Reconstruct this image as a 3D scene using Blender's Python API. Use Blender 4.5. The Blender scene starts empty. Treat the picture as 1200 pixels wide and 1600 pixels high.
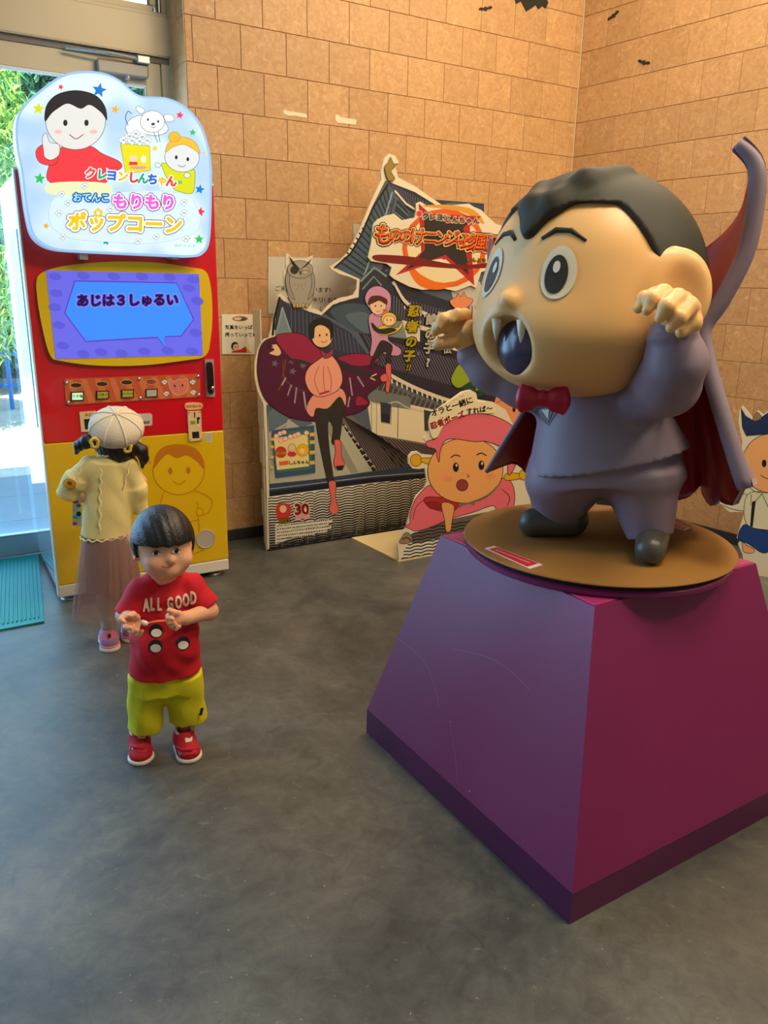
import bpy, math, random
import numpy as np
from mathutils import Vector, Matrix
from mathutils.geometry import tessellate_polygon
from mathutils.bvhtree import BVHTree

random.seed(7); np.random.seed(7)
sc = bpy.context.scene
COL = sc.collection

# ------------------------------------------------------------------ camera
F_PX, PITCH, ROLL, CAM_H = 1209.85, math.radians(16.142), math.radians(1.036), 1.35
_f = np.array([0, math.cos(PITCH), -math.sin(PITCH)]); _u = np.array([0, math.sin(PITCH), math.cos(PITCH)]); _r = np.array([1., 0, 0])
RT = math.cos(ROLL)*_r + math.sin(ROLL)*_u
UP = -math.sin(ROLL)*_r + math.cos(ROLL)*_u
FW = _f
EYE = np.array([0, 0, CAM_H])
cam = bpy.data.cameras.new('camera'); cam_o = bpy.data.objects.new('camera', cam); COL.objects.link(cam_o)
cam.sensor_fit = 'VERTICAL'; cam.sensor_height = 36; cam.lens = F_PX/1600*36
cam.clip_start = .02; cam.clip_end = 200
cam_o.matrix_world = Matrix(((RT[0], UP[0], -FW[0], 0), (RT[1], UP[1], -FW[1], 0), (RT[2], UP[2], -FW[2], CAM_H), (0, 0, 0, 1)))
sc.camera = cam_o

# room frame: s runs along the back wall to the right, d comes out of it into the room
W1 = np.array([math.sin(math.radians(59.4)), math.cos(math.radians(59.4)), 0]); N1 = np.array([W1[1], -W1[0], 0])
W2 = np.array([math.sin(math.radians(-38.2)), math.cos(math.radians(-38.2)), 0]); N2 = np.array([W2[1], -W2[0], 0])*1.0
if N2 @ np.array([0, -1, 0]) < 0: N2 = -N2
N2 = np.array([-abs(W2[1]), -abs(W2[0]), 0])          # out of the right wall, into the room
B0 = np.array([-.762, 4.09, 0]); C0 = np.array([1.128, 5.207, 0])
def W(s, d, z): return B0 + W1*s + N1*d + np.array([0, 0, z])
def W2P(s, d, z): return C0 - W2*s + N2*d + np.array([0, 0, z])

# ------------------------------------------------------------------ view, world, lights
sc.view_settings.view_transform = 'Standard'; sc.view_settings.look = 'None'
sc.view_settings.gamma = 1; sc.view_settings.use_curve_mapping = False
sc.view_settings.exposure = 0.35
world = bpy.data.worlds.new('world'); sc.world = world; world.use_nodes = True
bg = world.node_tree.nodes['Background']
bg.inputs[0].default_value = (.42, .68, 1.0, 1); bg.inputs[1].default_value = 3.0

def light(name, kind, loc, target, energy, color, size=1, **kw):
    l = bpy.data.lights.new(name, kind); l.energy = energy; l.color = color
    if kind == 'AREA':
        l.shape = 'RECTANGLE'; l.size = size; l.size_y = kw.get('size_y', size)
    elif kind == 'SUN': l.angle = math.radians(.6)
    elif kind == 'SPOT': l.spot_size = kw.get('cone', 1.2); l.spot_blend = .6; l.shadow_soft_size = size
    o = bpy.data.objects.new(name, l); COL.objects.link(o)
    o.location = Vector(loc); o.rotation_euler = (Vector(target)-Vector(loc)).to_track_quat('-Z', 'Y').to_euler()
    return o
_sd = -N1*math.cos(math.radians(60)) - np.array([0, 0, math.sin(math.radians(60))])
light('sun', 'SUN', (0, 0, 8), tuple(np.array([0, 0, 8])+_sd), 13.0, (1, .96, .88))
CEIL = 3.75
WARM = (1.0, .82, .57)
light('ceiling_lamp_light', 'AREA', W(1.0, 1.3, CEIL-.06), W(1.0, 1.0, 0), 36, WARM, .9)
light('ceiling_lamp_light', 'AREA', W(2.2, 1.7, CEIL-.06), W(2.0, 1.5, 0), 28, WARM, .9)
light('ceiling_lamp_light', 'AREA', W(0.2, 3.4, CEIL-.06), W(0.3, 3.2, 0), 50, WARM, .9)
light('ceiling_lamp_light', 'AREA', W(1.6, 4.2, CEIL-.06), W(1.3, 2.2, 0), 70, WARM, .9)
DAY = (.36, .64, 1.0)
o = light('window_daylight', 'AREA', W(-1.15, -.42, 1.3), W(-1.0, 3, .2), 46, DAY, 1.6, size_y=2.2)
o = light('window_daylight', 'AREA', W(-3.6, -.42, 1.4), W(-2.2, 3, .2), 125, DAY, 2.8, size_y=2.4)

# ------------------------------------------------------------------ colours and materials
def lin(c):
    c = np.array(c[:3], float)/255
    return tuple(np.where(c <= .04045, c/12.92, ((c+.055)/1.055)**2.4)) + (1,)
_mats = {}
def mat(name, col, rough=.6, metal=0, emit=0, bump=0, bscale=60, var=0, vscale=8, spec=.5, coat=0):
    key = (name, tuple(col), rough, emit)
    if key in _mats: return _mats[key]
    m = bpy.data.materials.new(name); m.use_nodes = True; nt = m.node_tree
    p = nt.nodes['Principled BSDF']; c = lin(col)
    p.inputs['Base Color'].default_value = c; p.inputs['Roughness'].default_value = rough
    p.inputs['Metallic'].default_value = metal; p.inputs['Specular IOR Level'].default_value = spec
    p.inputs['Coat Weight'].default_value = coat
    if emit:
        p.inputs['Emission Color'].default_value = c; p.inputs['Emission Strength'].default_value = emit
        p.inputs['Base Color'].default_value = tuple(x*.3 for x in c[:3])+(1,)
    if var or bump:
        tc = nt.nodes.new('ShaderNodeTexCoord')
    if var:
        n = nt.nodes.new('ShaderNodeTexNoise'); n.inputs['Scale'].default_value = vscale; n.inputs['Detail'].default_value = 4
        nt.links.new(tc.outputs['Object'], n.inputs['Vector'])
        mr = nt.nodes.new('ShaderNodeMapRange'); mr.inputs['From Min'].default_value = .3; mr.inputs['From Max'].default_value = .7
        mr.inputs['To Min'].default_value = 1-var; mr.inputs['To Max'].default_value = 1+var
        nt.links.new(n.outputs['Fac'], mr.inputs['Value'])
        mx = nt.nodes.new('ShaderNodeMix'); mx.data_type = 'RGBA'; mx.blend_type = 'MULTIPLY'; mx.inputs[0].default_value = 1
        mx.inputs[6].default_value = c; nt.links.new(mr.outputs[0], mx.inputs[7]); nt.links.new(mx.outputs[2], p.inputs['Base Color'])
    if bump:
        n2 = nt.nodes.new('ShaderNodeTexNoise'); n2.inputs['Scale'].default_value = bscale; n2.inputs['Detail'].default_value = 3
        nt.links.new(tc.outputs['Object'], n2.inputs['Vector'])
        bp = nt.nodes.new('ShaderNodeBump'); bp.inputs['Strength'].default_value = bump; bp.inputs['Distance'].default_value = .004
        nt.links.new(n2.outputs['Fac'], bp.inputs['Height']); nt.links.new(bp.outputs[0], p.inputs['Normal'])
    _mats[key] = m
    return m
def ink(col, emit=0): return mat('print_ink', col, .45 if not emit else .3, emit=emit, spec=.35)

def floor_material():
    m = bpy.data.materials.new('grey_vinyl_floor'); m.use_nodes = True; nt = m.node_tree; N = nt.nodes; L = nt.links
    p = N['Principled BSDF']; tc = N.new('ShaderNodeTexCoord')
    def noise(scale, detail=6, rough=.6, dist=0, rot=None):
        n = N.new('ShaderNodeTexNoise'); n.inputs['Scale'].default_value = scale; n.inputs['Detail'].default_value = detail
        n.inputs['Roughness'].default_value = rough; n.inputs['Distortion'].default_value = dist
        if rot is not None:
            mp = N.new('ShaderNodeMapping'); mp.inputs['Scale'].default_value = rot; mp.inputs['Rotation'].default_value = (0, 0, .5)
            L.new(tc.outputs['Object'], mp.inputs[0]); L.new(mp.outputs[0], n.inputs['Vector'])
        else: L.new(tc.outputs['Object'], n.inputs['Vector'])
        return n
    a = noise(1.6, 8, .65, .6); b = noise(16, 8, .75, .8); c = noise(9, 6, .8, .5, (1, 2.6, 1))
    def ramp(src, p0, c0, p1, c1):
        r = N.new('ShaderNodeValToRGB'); r.color_ramp.elements[0].position = p0; r.color_ramp.elements[0].color = c0
        r.color_ramp.elements[1].position = p1; r.color_ramp.elements[1].color = c1; L.new(src.outputs['Fac'], r.inputs[0]); return r
    r1 = ramp(a, .32, lin((56, 58, 58)), .66, lin((106, 104, 94)))
    r2 = ramp(b, .32, (.66, .66, .67, 1), .72, (1.32, 1.32, 1.27, 1))
    r3 = ramp(c, .62, (0, 0, 0, 1), .82, (1, 1, 1, 1))
    m1 = N.new('ShaderNodeMix'); m1.data_type = 'RGBA'; m1.blend_type = 'MULTIPLY'; m1.inputs[0].default_value = 1
    L.new(r1.outputs[0], m1.inputs[6]); L.new(r2.outputs[0], m1.inputs[7])
    m2 = N.new('ShaderNodeMix'); m2.data_type = 'RGBA'; m2.inputs[7].default_value = lin((156, 148, 128))
    L.new(r3.outputs[0], m2.inputs[0]); L.new(m1.outputs[2], m2.inputs[6])
    L.new(m2.outputs[2], p.inputs['Base Color'])
    rr = N.new('ShaderNodeMapRange'); rr.inputs['To Min'].default_value = .34; rr.inputs['To Max'].default_value = .58
    L.new(b.outputs['Fac'], rr.inputs['Value']); L.new(rr.outputs[0], p.inputs['Roughness'])
    bp = N.new('ShaderNodeBump'); bp.inputs['Strength'].default_value = .15; bp.inputs['Distance'].default_value = .002
    L.new(b.outputs['Fac'], bp.inputs['Height']); L.new(bp.outputs[0], p.inputs['Normal'])
    return m
def tile_material():
    m = bpy.data.materials.new('tan_marbled_tile'); m.use_nodes = True; nt = m.node_tree; N = nt.nodes; L = nt.links
    p = N['Principled BSDF']; geo = N.new('ShaderNodeNewGeometry'); oi = N.new('ShaderNodeObjectInfo')
    ad = N.new('ShaderNodeVectorMath'); ad.operation = 'ADD'; L.new(geo.outputs['Position'], ad.inputs[0])
    sv = N.new('ShaderNodeVectorMath'); sv.operation = 'SCALE'; sv.inputs['Scale'].default_value = 9
    cb = N.new('ShaderNodeCombineXYZ'); L.new(oi.outputs['Random'], cb.inputs[0]); L.new(oi.outputs['Random'], cb.inputs[2])
    L.new(cb.outputs[0], sv.inputs[0]); L.new(sv.outputs[0], ad.inputs[1])
    n = N.new('ShaderNodeTexNoise'); n.inputs['Scale'].default_value = 26; n.inputs['Detail'].default_value = 8; n.inputs['Distortion'].default_value = 1.6
    L.new(ad.outputs[0], n.inputs['Vector'])
    r = N.new('ShaderNodeValToRGB'); e = r.color_ramp.elements
    e[0].position = .28; e[0].color = lin((176, 132, 84)); e[1].position = .80; e[1].color = lin((220, 184, 132))
    x = r.color_ramp.elements.new(.5); x.color = lin((190, 146, 96))
    x = r.color_ramp.elements.new(.64); x.color = lin((197, 154, 104))
    L.new(n.outputs['Fac'], r.inputs[0])
    hs = N.new('ShaderNodeHueSaturation'); mr = N.new('ShaderNodeMapRange'); mr.inputs['To Min'].default_value = .93; mr.inputs['To Max'].default_value = 1.06
    L.new(oi.outputs['Random'], mr.inputs['Value']); L.new(mr.outputs[0], hs.inputs['Value']); L.new(r.outputs[0], hs.inputs['Color'])
    L.new(hs.outputs[0], p.inputs['Base Color']); p.inputs['Roughness'].default_value = .5
    return m
def glass_material(name, tint=(235, 245, 248), refl=.07):
    m = bpy.data.materials.new(name); m.use_nodes = True; nt = m.node_tree; N = nt.nodes; L = nt.links
    N.remove(N['Principled BSDF']); out = N['Material Output']
    t = N.new('ShaderNodeBsdfTransparent'); t.inputs[0].default_value = lin(tint)
    g = N.new('ShaderNodeBsdfGlossy'); g.inputs['Roughness'].default_value = .02
    fr = N.new('ShaderNodeLayerWeight'); fr.inputs[0].default_value = .25
    mr = N.new('ShaderNodeMapRange'); mr.inputs['To Min'].default_value = refl; mr.inputs['To Max'].default_value = .8
    L.new(fr.outputs['Fresnel'], mr.inputs['Value'])
    mx = N.new('ShaderNodeMixShader'); L.new(mr.outputs[0], mx.inputs[0]); L.new(t.outputs[0], mx.inputs[1]); L.new(g.outputs[0], mx.inputs[2])
    L.new(mx.outputs[0], out.inputs[0]); return m
def sheer_material(name, col, opacity):
    m = bpy.data.materials.new(name); m.use_nodes = True; nt = m.node_tree; N = nt.nodes; L = nt.links
    p = N['Principled BSDF']; out = N['Material Output']; p.inputs['Base Color'].default_value = lin(col); p.inputs['Roughness'].default_value = .8
    t = N.new('ShaderNodeBsdfTransparent'); mx = N.new('ShaderNodeMixShader'); mx.inputs[0].default_value = opacity
    L.new(t.outputs[0], mx.inputs[1]); L.new(p.outputs[0], mx.inputs[2]); L.new(mx.outputs[0], out.inputs[0]); return m

# ------------------------------------------------------------------ object helpers
ORG = {}
def tag(o, label=None, cat=None, group=None, kind=None):
    if label: o['label'] = label
    if cat: o['category'] = cat
    if group: o['group'] = group
    if kind: o['kind'] = kind
    return o
def thing(name, loc, label, cat, group=None):
    o = bpy.data.objects.new(name, None); COL.objects.link(o); o.empty_display_size = .05
    o.location = Vector(loc); ORG[o.name] = np.array(loc, float)
    return tag(o, label, cat, group)
def mk(name, V, F, mats, parent=None, fm=None, smooth=False, kind=None):
    V = np.asarray(V, float).reshape(-1, 3)
    if parent is not None: L = ORG[parent.name]
    else: L = np.array([(V[:, 0].min()+V[:, 0].max())/2, (V[:, 1].min()+V[:, 1].max())/2, V[:, 2].min()])
    me = bpy.data.meshes.new(name); me.from_pydata((V-L).tolist(), [], [list(map(int, f)) for f in F])
    if not isinstance(mats, (list, tuple)): mats = [mats]
    for m in mats: me.materials.append(m)
    if fm is not None: me.polygons.foreach_set('material_index', np.asarray(fm, dtype=np.int32))
    if smooth: me.polygons.foreach_set('use_smooth', [True]*len(me.polygons))
    me.update(); o = bpy.data.objects.new(name, me); COL.objects.link(o)
    if parent is not None: o.parent = parent
    else: o.location = Vector(L)
    ORG[o.name] = L
    if kind: o['kind'] = kind
    return o
class MB:
    """collects solids in world coordinates"""
    def __init__(s): s.V = []; s.F = []; s.M = []
    def add(s, V, F, m=0):
        n = len(s.V); s.V += [tuple(v) for v in V]; s.F += [[i+n for i in f] for f in F]; s.M += [m]*len(F); return s
    def hexa(s, P, m=0):      # P: 4 bottom, 4 top, same order
        return s.add(P, [(3, 2, 1, 0), (4, 5, 6, 7), (0, 1, 5, 4), (1, 2, 6, 5), (2, 3, 7, 6), (3, 0, 4, 7)], m)
    def wbox(s, s0, s1, d0, d1, z0, z1, m=0, fr=None, bev=0):
        fr = fr or W
        if bev <= 0:
            P = [fr(a, b, z) for z in (z0, z1) for a, b in ((s0, d0), (s1, d0), (s1, d1), (s0, d1))]
            return s.hexa(P, m)
        b = bev; P = []; F = []
        levels = [(z0, b), (z0+b, 0), (z1-b, 0), (z1, b)]
        for z, e in levels:
            a0, a1, c0, c1 = s0+e, s1-e, d0+e, d1-e; q = b-e
            for x, y in ((a0+q, c0), (a1-q, c0), (a1, c0+q), (a1, c1-q), (a1-q, c1), (a0+q, c1), (a0, c1-q), (a0, c0+q)): P.append(fr(x, y, z))
        F.append(list(range(7, -1, -1))); F.append(list(range(24, 32)))
        for l in range(3):
            for i in range(8): F.append((l*8+i, l*8+(i+1) % 8, l*8+8+(i+1) % 8, l*8+8+i))
        return s.add(P, F, m)
    def tube(s, pts, r, n=10, m=0, cap=True):
        pts = [np.array(p, float) for p in pts]; k = len(pts); rr = r if isinstance(r, (list, tuple)) else [r]*k
        V = []; F = []; prev = None
        for i, p in enumerate(pts):
            t = pts[min(i+1, k-1)]-pts[max(i-1, 0)]; t = t/(np.linalg.norm(t)+1e-9)
            if prev is None: a = np.cross(t, [0, 0, 1.] if abs(t[2]) < .9 else [1., 0, 0])
            else: a = prev-t*(prev@t)
            a = a/(np.linalg.norm(a)+1e-9); prev = a; b = np.cross(t, a)
            for j in range(n):
                q = 2*math.pi*j/n; V.append(p+rr[i]*(math.cos(q)*a+math.sin(q)*b))
        for i in range(k-1):
            for j in range(n): F.append((i*n+j, i*n+(j+1) % n, (i+1)*n+(j+1) % n, (i+1)*n+j))
        if cap: F.append(list(range(n-1, -1, -1))); F.append([(k-1)*n+j for j in range(n)])
        return s.add(V, F, m)
    def lathe(s, c, prof, ax=(0, 0, 1), n=24, m=0):
        ax = np.array(ax, float); ax /= np.linalg.norm(ax); a = np.cross(ax, [0, 0, 1.] if abs(ax[2]) < .9 else [1., 0, 0]); a /= np.linalg.norm(a); b = np.cross(ax, a)
        V = []; F = []; c = np.array(c, float)
        for r, h in prof:
            for j in range(n):
                q = 2*math.pi*j/n; V.append(c+ax*h+max(r, 1e-4)*(math.cos(q)*a+math.sin(q)*b))
        k = len(prof)
        for i in range(k-1):
            for j in range(n): F.append((i*n+j, i*n+(j+1) % n, (i+1)*n+(j+1) % n, (i+1)*n+j))
        F.append(list(range(n-1, -1, -1))); F.append([(k-1)*n+j for j in range(n)])
        return s.add(V, F, m)
    def build(s, name, mats, parent=None, smooth=False, kind=None):
        return mk(name, s.V, s.F, mats, parent, s.M, smooth, kind)

def ray(px, py): return FW + RT*(px-600)/F_PX - UP*(py-800)/F_PX
def hit(px, py, P0, n):
    d = ray(px, py); P0 = np.array(P0, float); return EYE + d*(((P0-EYE)@n)/(d@n))
def floor_pt(px, py, z=0):
    d = ray(px, py); return EYE + d*((z-CAM_H)/d[2])

# ---- printing: flat shapes laid on a board (plane) or on the skin of a shape (bvh)
_tc = {}
def text2d(s, off):
    k = (s, off)
    if k not in _tc:
        cu = bpy.data.curves.new('t', 'FONT'); cu.body = s; cu.size = 1; cu.resolution_u = 2; cu.offset = off; cu.align_x = 'CENTER'
        o = bpy.data.objects.new('t', cu); COL.objects.link(o); dg = bpy.context.evaluated_depsgraph_get()
        me = bpy.data.meshes.new_from_object(o.evaluated_get(dg))
        V = np.array([v.co[:] for v in me.vertices]).reshape(-1, 3); F = [list(p.vertices) for p in me.polygons]
        bpy.data.objects.remove(o); bpy.data.curves.remove(cu); bpy.data.meshes.remove(me)
        _tc[k] = (V, F)
    return _tc[k]
class Art:
    def __init__(s, P0=None, n=None, bvh=None, emit=0, step=.00003, start=.0004):
        s.P0 = P0; s.n = n; s.bvh = bvh; s.emit = emit; s.step = step; s.lift = start; s.V = []; s.F = []; s.M = []; s.mats = []; s.idx = {}
    def pt(s, x, y):
        if s.bvh is not None:
            d = Vector(ray(x, y)).normalized(); loc, nr, i, dist = s.bvh.ray_cast(Vector(EYE), d)
            if loc is None: return None
            return np.array(loc) - np.array(d)*s.lift
        return hit(x, y, s.P0, s.n) + s.n*s.lift
    def m(s, c):
        c = tuple(c)
        if c not in s.idx: s.idx[c] = len(s.mats); s.mats.append(ink(c, s.emit))
        return s.idx[c]
    def raw(s, P, F, c):
        Q = [s.pt(*p) for p in P]
        if any(q is None for q in Q):
            F = [f for f in F if all(Q[i] is not None for i in f)]; Q = [EYE if q is None else q for q in Q]
            used = sorted({i for f in F for i in f}); mp = {u: k for k, u in enumerate(used)}; Q = [Q[u] for u in used]; F = [[mp[i] for i in f] for f in F]
        n = len(s.V); s.V += Q; s.F += [[i+n for i in f] for f in F]; s.M += [s.m(c)]*len(F); s.lift += s.step
    def poly(s, P, c, line=None, lw=1.2):
        T = tessellate_polygon([[Vector((p[0], p[1], 0)) for p in P]]); s.raw(P, T, c)
        if line: s.line(list(P)+[P[0]], lw, line)
    def smooth(s, P, c, line=None, lw=1.2, k=5): s.poly(spl(P, True, k), c, line, lw)
    def curve(s, P, w, c, k=5): s.line(spl(P, False, k), w, c)
    def line(s, P, w, c):
        P = [np.array(p, float) for p in P]; V = []; F = []
        for i, p in enumerate(P):
            t = P[min(i+1, len(P)-1)]-P[max(i-1, 0)]; t = t/(np.linalg.norm(t)+1e-9); q = np.array([-t[1], t[0]])*w/2; V += [p+q, p-q]
        for i in range(len(P)-1): F.append((2*i, 2*i+1, 2*i+3, 2*i+2))
        s.raw(V, F, c)
    def ell(s, x, y, rx, ry, c, rot=0, line=None, lw=1.2, n=20, rings=1):
        V = [(x, y)]; F = []; cr, sr = math.cos(rot), math.sin(rot)
        for k in range(1, rings+1):
            for j in range(n):
                a = 2*math.pi*j/n; u, v = rx*k/rings*math.cos(a), ry*k/rings*math.sin(a); V.append((x+u*cr-v*sr, y+u*sr+v*cr))
        for j in range(n): F.append((0, 1+j, 1+(j+1) % n))
        for k in range(1, rings):
            for j in range(n): F.append((1+(k-1)*n+j, 1+k*n+j, 1+k*n+(j+1) % n, 1+(k-1)*n+(j+1) % n))
        s.raw(V, F, c)
        if line: s.line([V[1+(rings-1)*n+j % n] for j in range(n+1)], lw, line)
    def star(s, x, y, r, c, rot=0, line=None):
        P = [(x+(r if i % 2 == 0 else r*.45)*math.sin(rot+math.pi*i/5), y-(r if i % 2 == 0 else r*.45)*math.cos(rot+math.pi*i/5)) for i in range(10)]; s.poly(P, c, line)
    def hatch(s, a, b, c2, d, n, w, c):
        a, b, c2, d = [np.array(p, float) for p in (a, b, c2, d)]
        for i in range(n):
            t = (i+.5)/n; s.line([a+(b-a)*t, d+(c2-d)*t], w, c); s.lift -= s.step
        s.lift += s.step
    def text(s, t, x, y, size, c, ang=0, off=.0, sx=1, outlines=(), shear=0, vertical=False):
        """x,y = centre of the line in picture units, size = em height"""
        for o2, c2 in outlines:
            nd = 12; l0 = s.lift; r_ = max(o2, off)*size
            for k in range(nd):
                q = 2*math.pi*k/nd; s.lift = l0
                if vertical: continue
                s._t(t, x+r_*math.cos(q), y+r_*math.sin(q), size, c2, ang, .01, sx, shear)
            s.lift = l0+s.step
        if off > .02 and not vertical:
            l0 = s.lift; r_ = (off-.01)*size
            for k in range(8): s.lift = l0; s._t(t, x+r_*math.cos(k*.785), y+r_*math.sin(k*.785), size, c, ang, .01, sx, shear)
            return
        for o2, c2 in [(off, c)]:
            if vertical:
                l0 = s.lift
                for i, ch in enumerate(t):
                    s.lift = l0; s._t(ch, x+ang*i*size, y+i*size*1.02, size, c2, 0, o2, sx, shear)
            else: s._t(t, x, y, size, c2, ang, o2, sx, shear)
    def _t(s, t, x, y, size, c, ang, off, sx, shear):
        V, F = text2d(t, off)
        if not len(V): return
        a = math.radians(ang); P = []
        for v in V:
            u = (v[0]+v[1]*shear)*size*sx; w = -(v[1]-.36)*size
            P.append((x+u*math.cos(a)-w*math.sin(a), y+u*math.sin(a)+w*math.cos(a)))
        s.raw(P, F, c)
    def build(s, name, parent, kind=None):
        o = mk(name, s.V, s.F, s.mats, parent, s.M, kind=kind); s.V, s.F, s.M, s.mats, s.idx = [], [], [], [], {}; return o
def spl(P, closed=False, k=5):
    P = [np.array(p, float) for p in P]; n = len(P); out = []
    rng = range(n) if closed else range(n-1)
    for i in rng:
        g = (lambda j: P[j % n]) if closed else (lambda j: P[min(max(j, 0), n-1)])
        p0, p1, p2, p3 = g(i-1), g(i), g(i+1), g(i+2)
        for j in range(k):
            t = j/k; out.append(.5*((2*p1)+(-p0+p2)*t+(2*p0-5*p1+4*p2-p3)*t*t+(-p0+3*p1-3*p2+p3)*t**3))
    if not closed: out.append(P[-1])
    return out
def cutout(name, P, P0, n, thick, mats, parent, back=0):
    """solid flat board with the outline P (picture units) on the plane; mats = [face, edge]"""
    T = [list(t) for t in tessellate_polygon([[Vector((p[0], p[1], 0)) for p in P]])]
    A = [hit(p[0], p[1], P0, n) for p in P]; Bk = [a-n*thick for a in A]; k = len(P)
    F = T+[[i+k for i in reversed(t)] for t in T]+[(i, (i+1) % k, (i+1) % k+k, i+k) for i in range(k)]
    return mk(name, A+Bk, F, mats, parent, [0]*len(T)+[1]*(len(T)+k))

# ---- organic shapes: signed distance primitives blended, meshed by surface nets
class SDF:
    def __init__(s, vox, k=.01): s.vox = vox; s.k = k; s.P = []
    def add(s, fn, lo, hi, mode='u', k=None): s.P.append((fn, np.array(lo, float), np.array(hi, float), mode, s.k if k is None else k)); return s
    def cap(s, a, b, ra, rb, mode='u', k=None):
        a = np.array(a, float); b = np.array(b, float); ab = b-a; L2 = ab@ab+1e-12; r = max(ra, rb)
        def f(X):
            t = np.clip(((X-a)@ab)/L2, 0, 1); return np.linalg.norm(X-a-t[..., None]*ab, axis=-1)-(ra+(rb-ra)*t)
        return s.add(f, np.minimum(a, b)-r, np.maximum(a, b)+r, mode, k)
    def chain(s, pts, rs, mode='u', k=None):
        for i in range(len(pts)-1): s.cap(pts[i], pts[i+1], rs[i], rs[i+1], mode, k)
        return s
    def ell(s, c, r, ax=None, mode='u', k=None, shell=None):
        c = np.array(c, float); r = np.array(r, float); A = np.eye(3) if ax is None else np.array(ax, float); m = r.max()
        def f(X):
            q = ((X-c)@A.T)/r; l = np.linalg.norm(q, axis=-1); l2 = np.linalg.norm(q/r, axis=-1)+1e-9; return l*(l-1)/l2
        return s.add(f, c-m, c+m, mode, k)
    def ecap(s, a, b, ra, rb, side, mode='u', k=None, rnd=.004):
        """flat-ended elliptic cone from a to b; ra/rb = (along side, across)"""
        a = np.array(a, float); b = np.array(b, float); ab = b-a; L = np.linalg.norm(ab); t_ = ab/L; side = np.array(side, float); side = side-t_*(side@t_); side /= np.linalg.norm(side); s2 = np.cross(t_, side); m = max(*ra, *rb)
        def f(X):
            Y = X-a; h = Y@t_; t = np.clip(h/L, 0, 1); rx = ra[0]+(rb[0]-ra[0])*t; ry = ra[1]+(rb[1]-ra[1])*t
            u = Y@side; v = Y@s2; l = np.sqrt((u/rx)**2+(v/ry)**2); g = np.sqrt((u/rx**2)**2+(v/ry**2)**2)+1e-9
            d = l*(l-1)/g; e = np.abs(h-L/2)-L/2
            return np.minimum(np.maximum(d, e), 0)+np.sqrt(np.maximum(d, 0)**2+np.maximum(e, 0)**2)
        return s.add(f, np.minimum(a, b)-m, np.maximum(a, b)+m, mode, k)
    def mesh(s, noise=None):
        v = s.vox; un = [p for p in s.P if p[3] == 'u']; pad = 3*v
        lo = np.min([p[1] for p in un], 0)-pad; hi = np.max([p[2] for p in un], 0)+pad; n = np.ceil((hi-lo)/v).astype(int)+1
        D = np.full(n, .5, np.float32); ax = [lo[i]+np.arange(n[i])*v for i in range(3)]
        for fn, a, b, mode, k in s.P:
            i0 = np.clip(np.floor((a-k-pad-lo)/v).astype(int), 0, n); i1 = np.clip(np.ceil((b+k+pad-lo)/v).astype(int)+1, 0, n)
            if (i1 <= i0).any(): continue
            X = np.stack(np.meshgrid(*[ax[j][i0[j]:i1[j]] for j in range(3)], indexing='ij'), -1); d = fn(X)
            sl = tuple(slice(i0[j], i1[j]) for j in range(3)); E = D[sl]
            if mode == 'u':
                h = np.clip(.5+.5*(E-d)/k, 0, 1) if k > 0 else (E > d)*1.; D[sl] = E*(1-h)+d*h-k*h*(1-h)
            elif mode == 's':
                h = np.clip(.5-.5*(E+d)/k, 0, 1) if k > 0 else (-d > E)*1.; D[sl] = E*(1-h)-d*h+k*h*(1-h)
        if noise is not None:
            X = np.stack(np.meshgrid(*ax, indexing='ij'), -1); D = D+noise(X)
        return nets(D, lo, v)
def nets(D, lo, v):
    S = D < 0; n = np.array(D.shape); P = np.zeros((*(n-1), 3)); C = np.zeros(n-1)
    ids = None; edges = []
    for a in range(3):
        s0 = [slice(None)]*3; s1 = [slice(None)]*3; s0[a] = slice(0, -1); s1[a] = slice(1, None)
        A, Bm = D[tuple(s0)], D[tuple(s1)]; cr = S[tuple(s0)] != S[tuple(s1)]; idx = np.argwhere(cr)
        t = (A/(A-Bm+1e-12))[cr]; pos = idx.astype(float); pos[:, a] += t; edges.append((a, idx, S[tuple(s0)][cr]))
        b, c = [i for i in range(3) if i != a]
        for db in (0, 1):
            for dc in (0, 1):
                q = idx.copy(); q[:, b] -= db; q[:, c] -= dc; ok = (q >= 0).all(1) & (q < (n-1)).all(1); q = q[ok]
                np.add.at(P, tuple(q.T), pos[ok]); np.add.at(C, tuple(q.T), 1)
    act = C > 0; ids = np.full(n-1, -1); ids[act] = np.arange(act.sum()); V = P[act]/C[act][:, None]*v+lo; F = []
    for a, idx, inside in edges:
        b, c = (a+1) % 3, (a+2) % 3; ok = (idx[:, b] > 0) & (idx[:, c] > 0) & (idx[:, b] < n[b]-1) & (idx[:, c] < n[c]-1); q = idx[ok]; ins = inside[ok]
        def g(db, dc):
            w = q.copy(); w[:, b] -= db; w[:, c] -= dc; return ids[tuple(w.T)]
        Q = np.stack([g(1, 1), g(0, 1), g(0, 0), g(1, 0)], 1); Q[~ins] = Q[~ins][:, ::-1]; F.append(Q)
    return V, np.concatenate(F)
def organic(name, sdf, mats, parent, noise=None, fm=None):
    V, F = sdf.mesh(noise); m = None
    if fm is not None: m = fm(V[F].mean(1))
    o = mk(name, V, F.tolist(), mats, parent, m, True)
    return o, V, F
def bvh_of(V, F): return BVHTree.FromPolygons([tuple(v) for v in V], [tuple(map(int, f)) for f in F])
def Fr(C, b):
    """figure frame: pixel + distance towards the viewer -> point"""
    C = np.array(C, float)
    def S(px, py, dep=0.): return hit(px, py, C-b*dep, b)
    return S
def unit(v): v = np.array(v, float); return v/np.linalg.norm(v)
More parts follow.
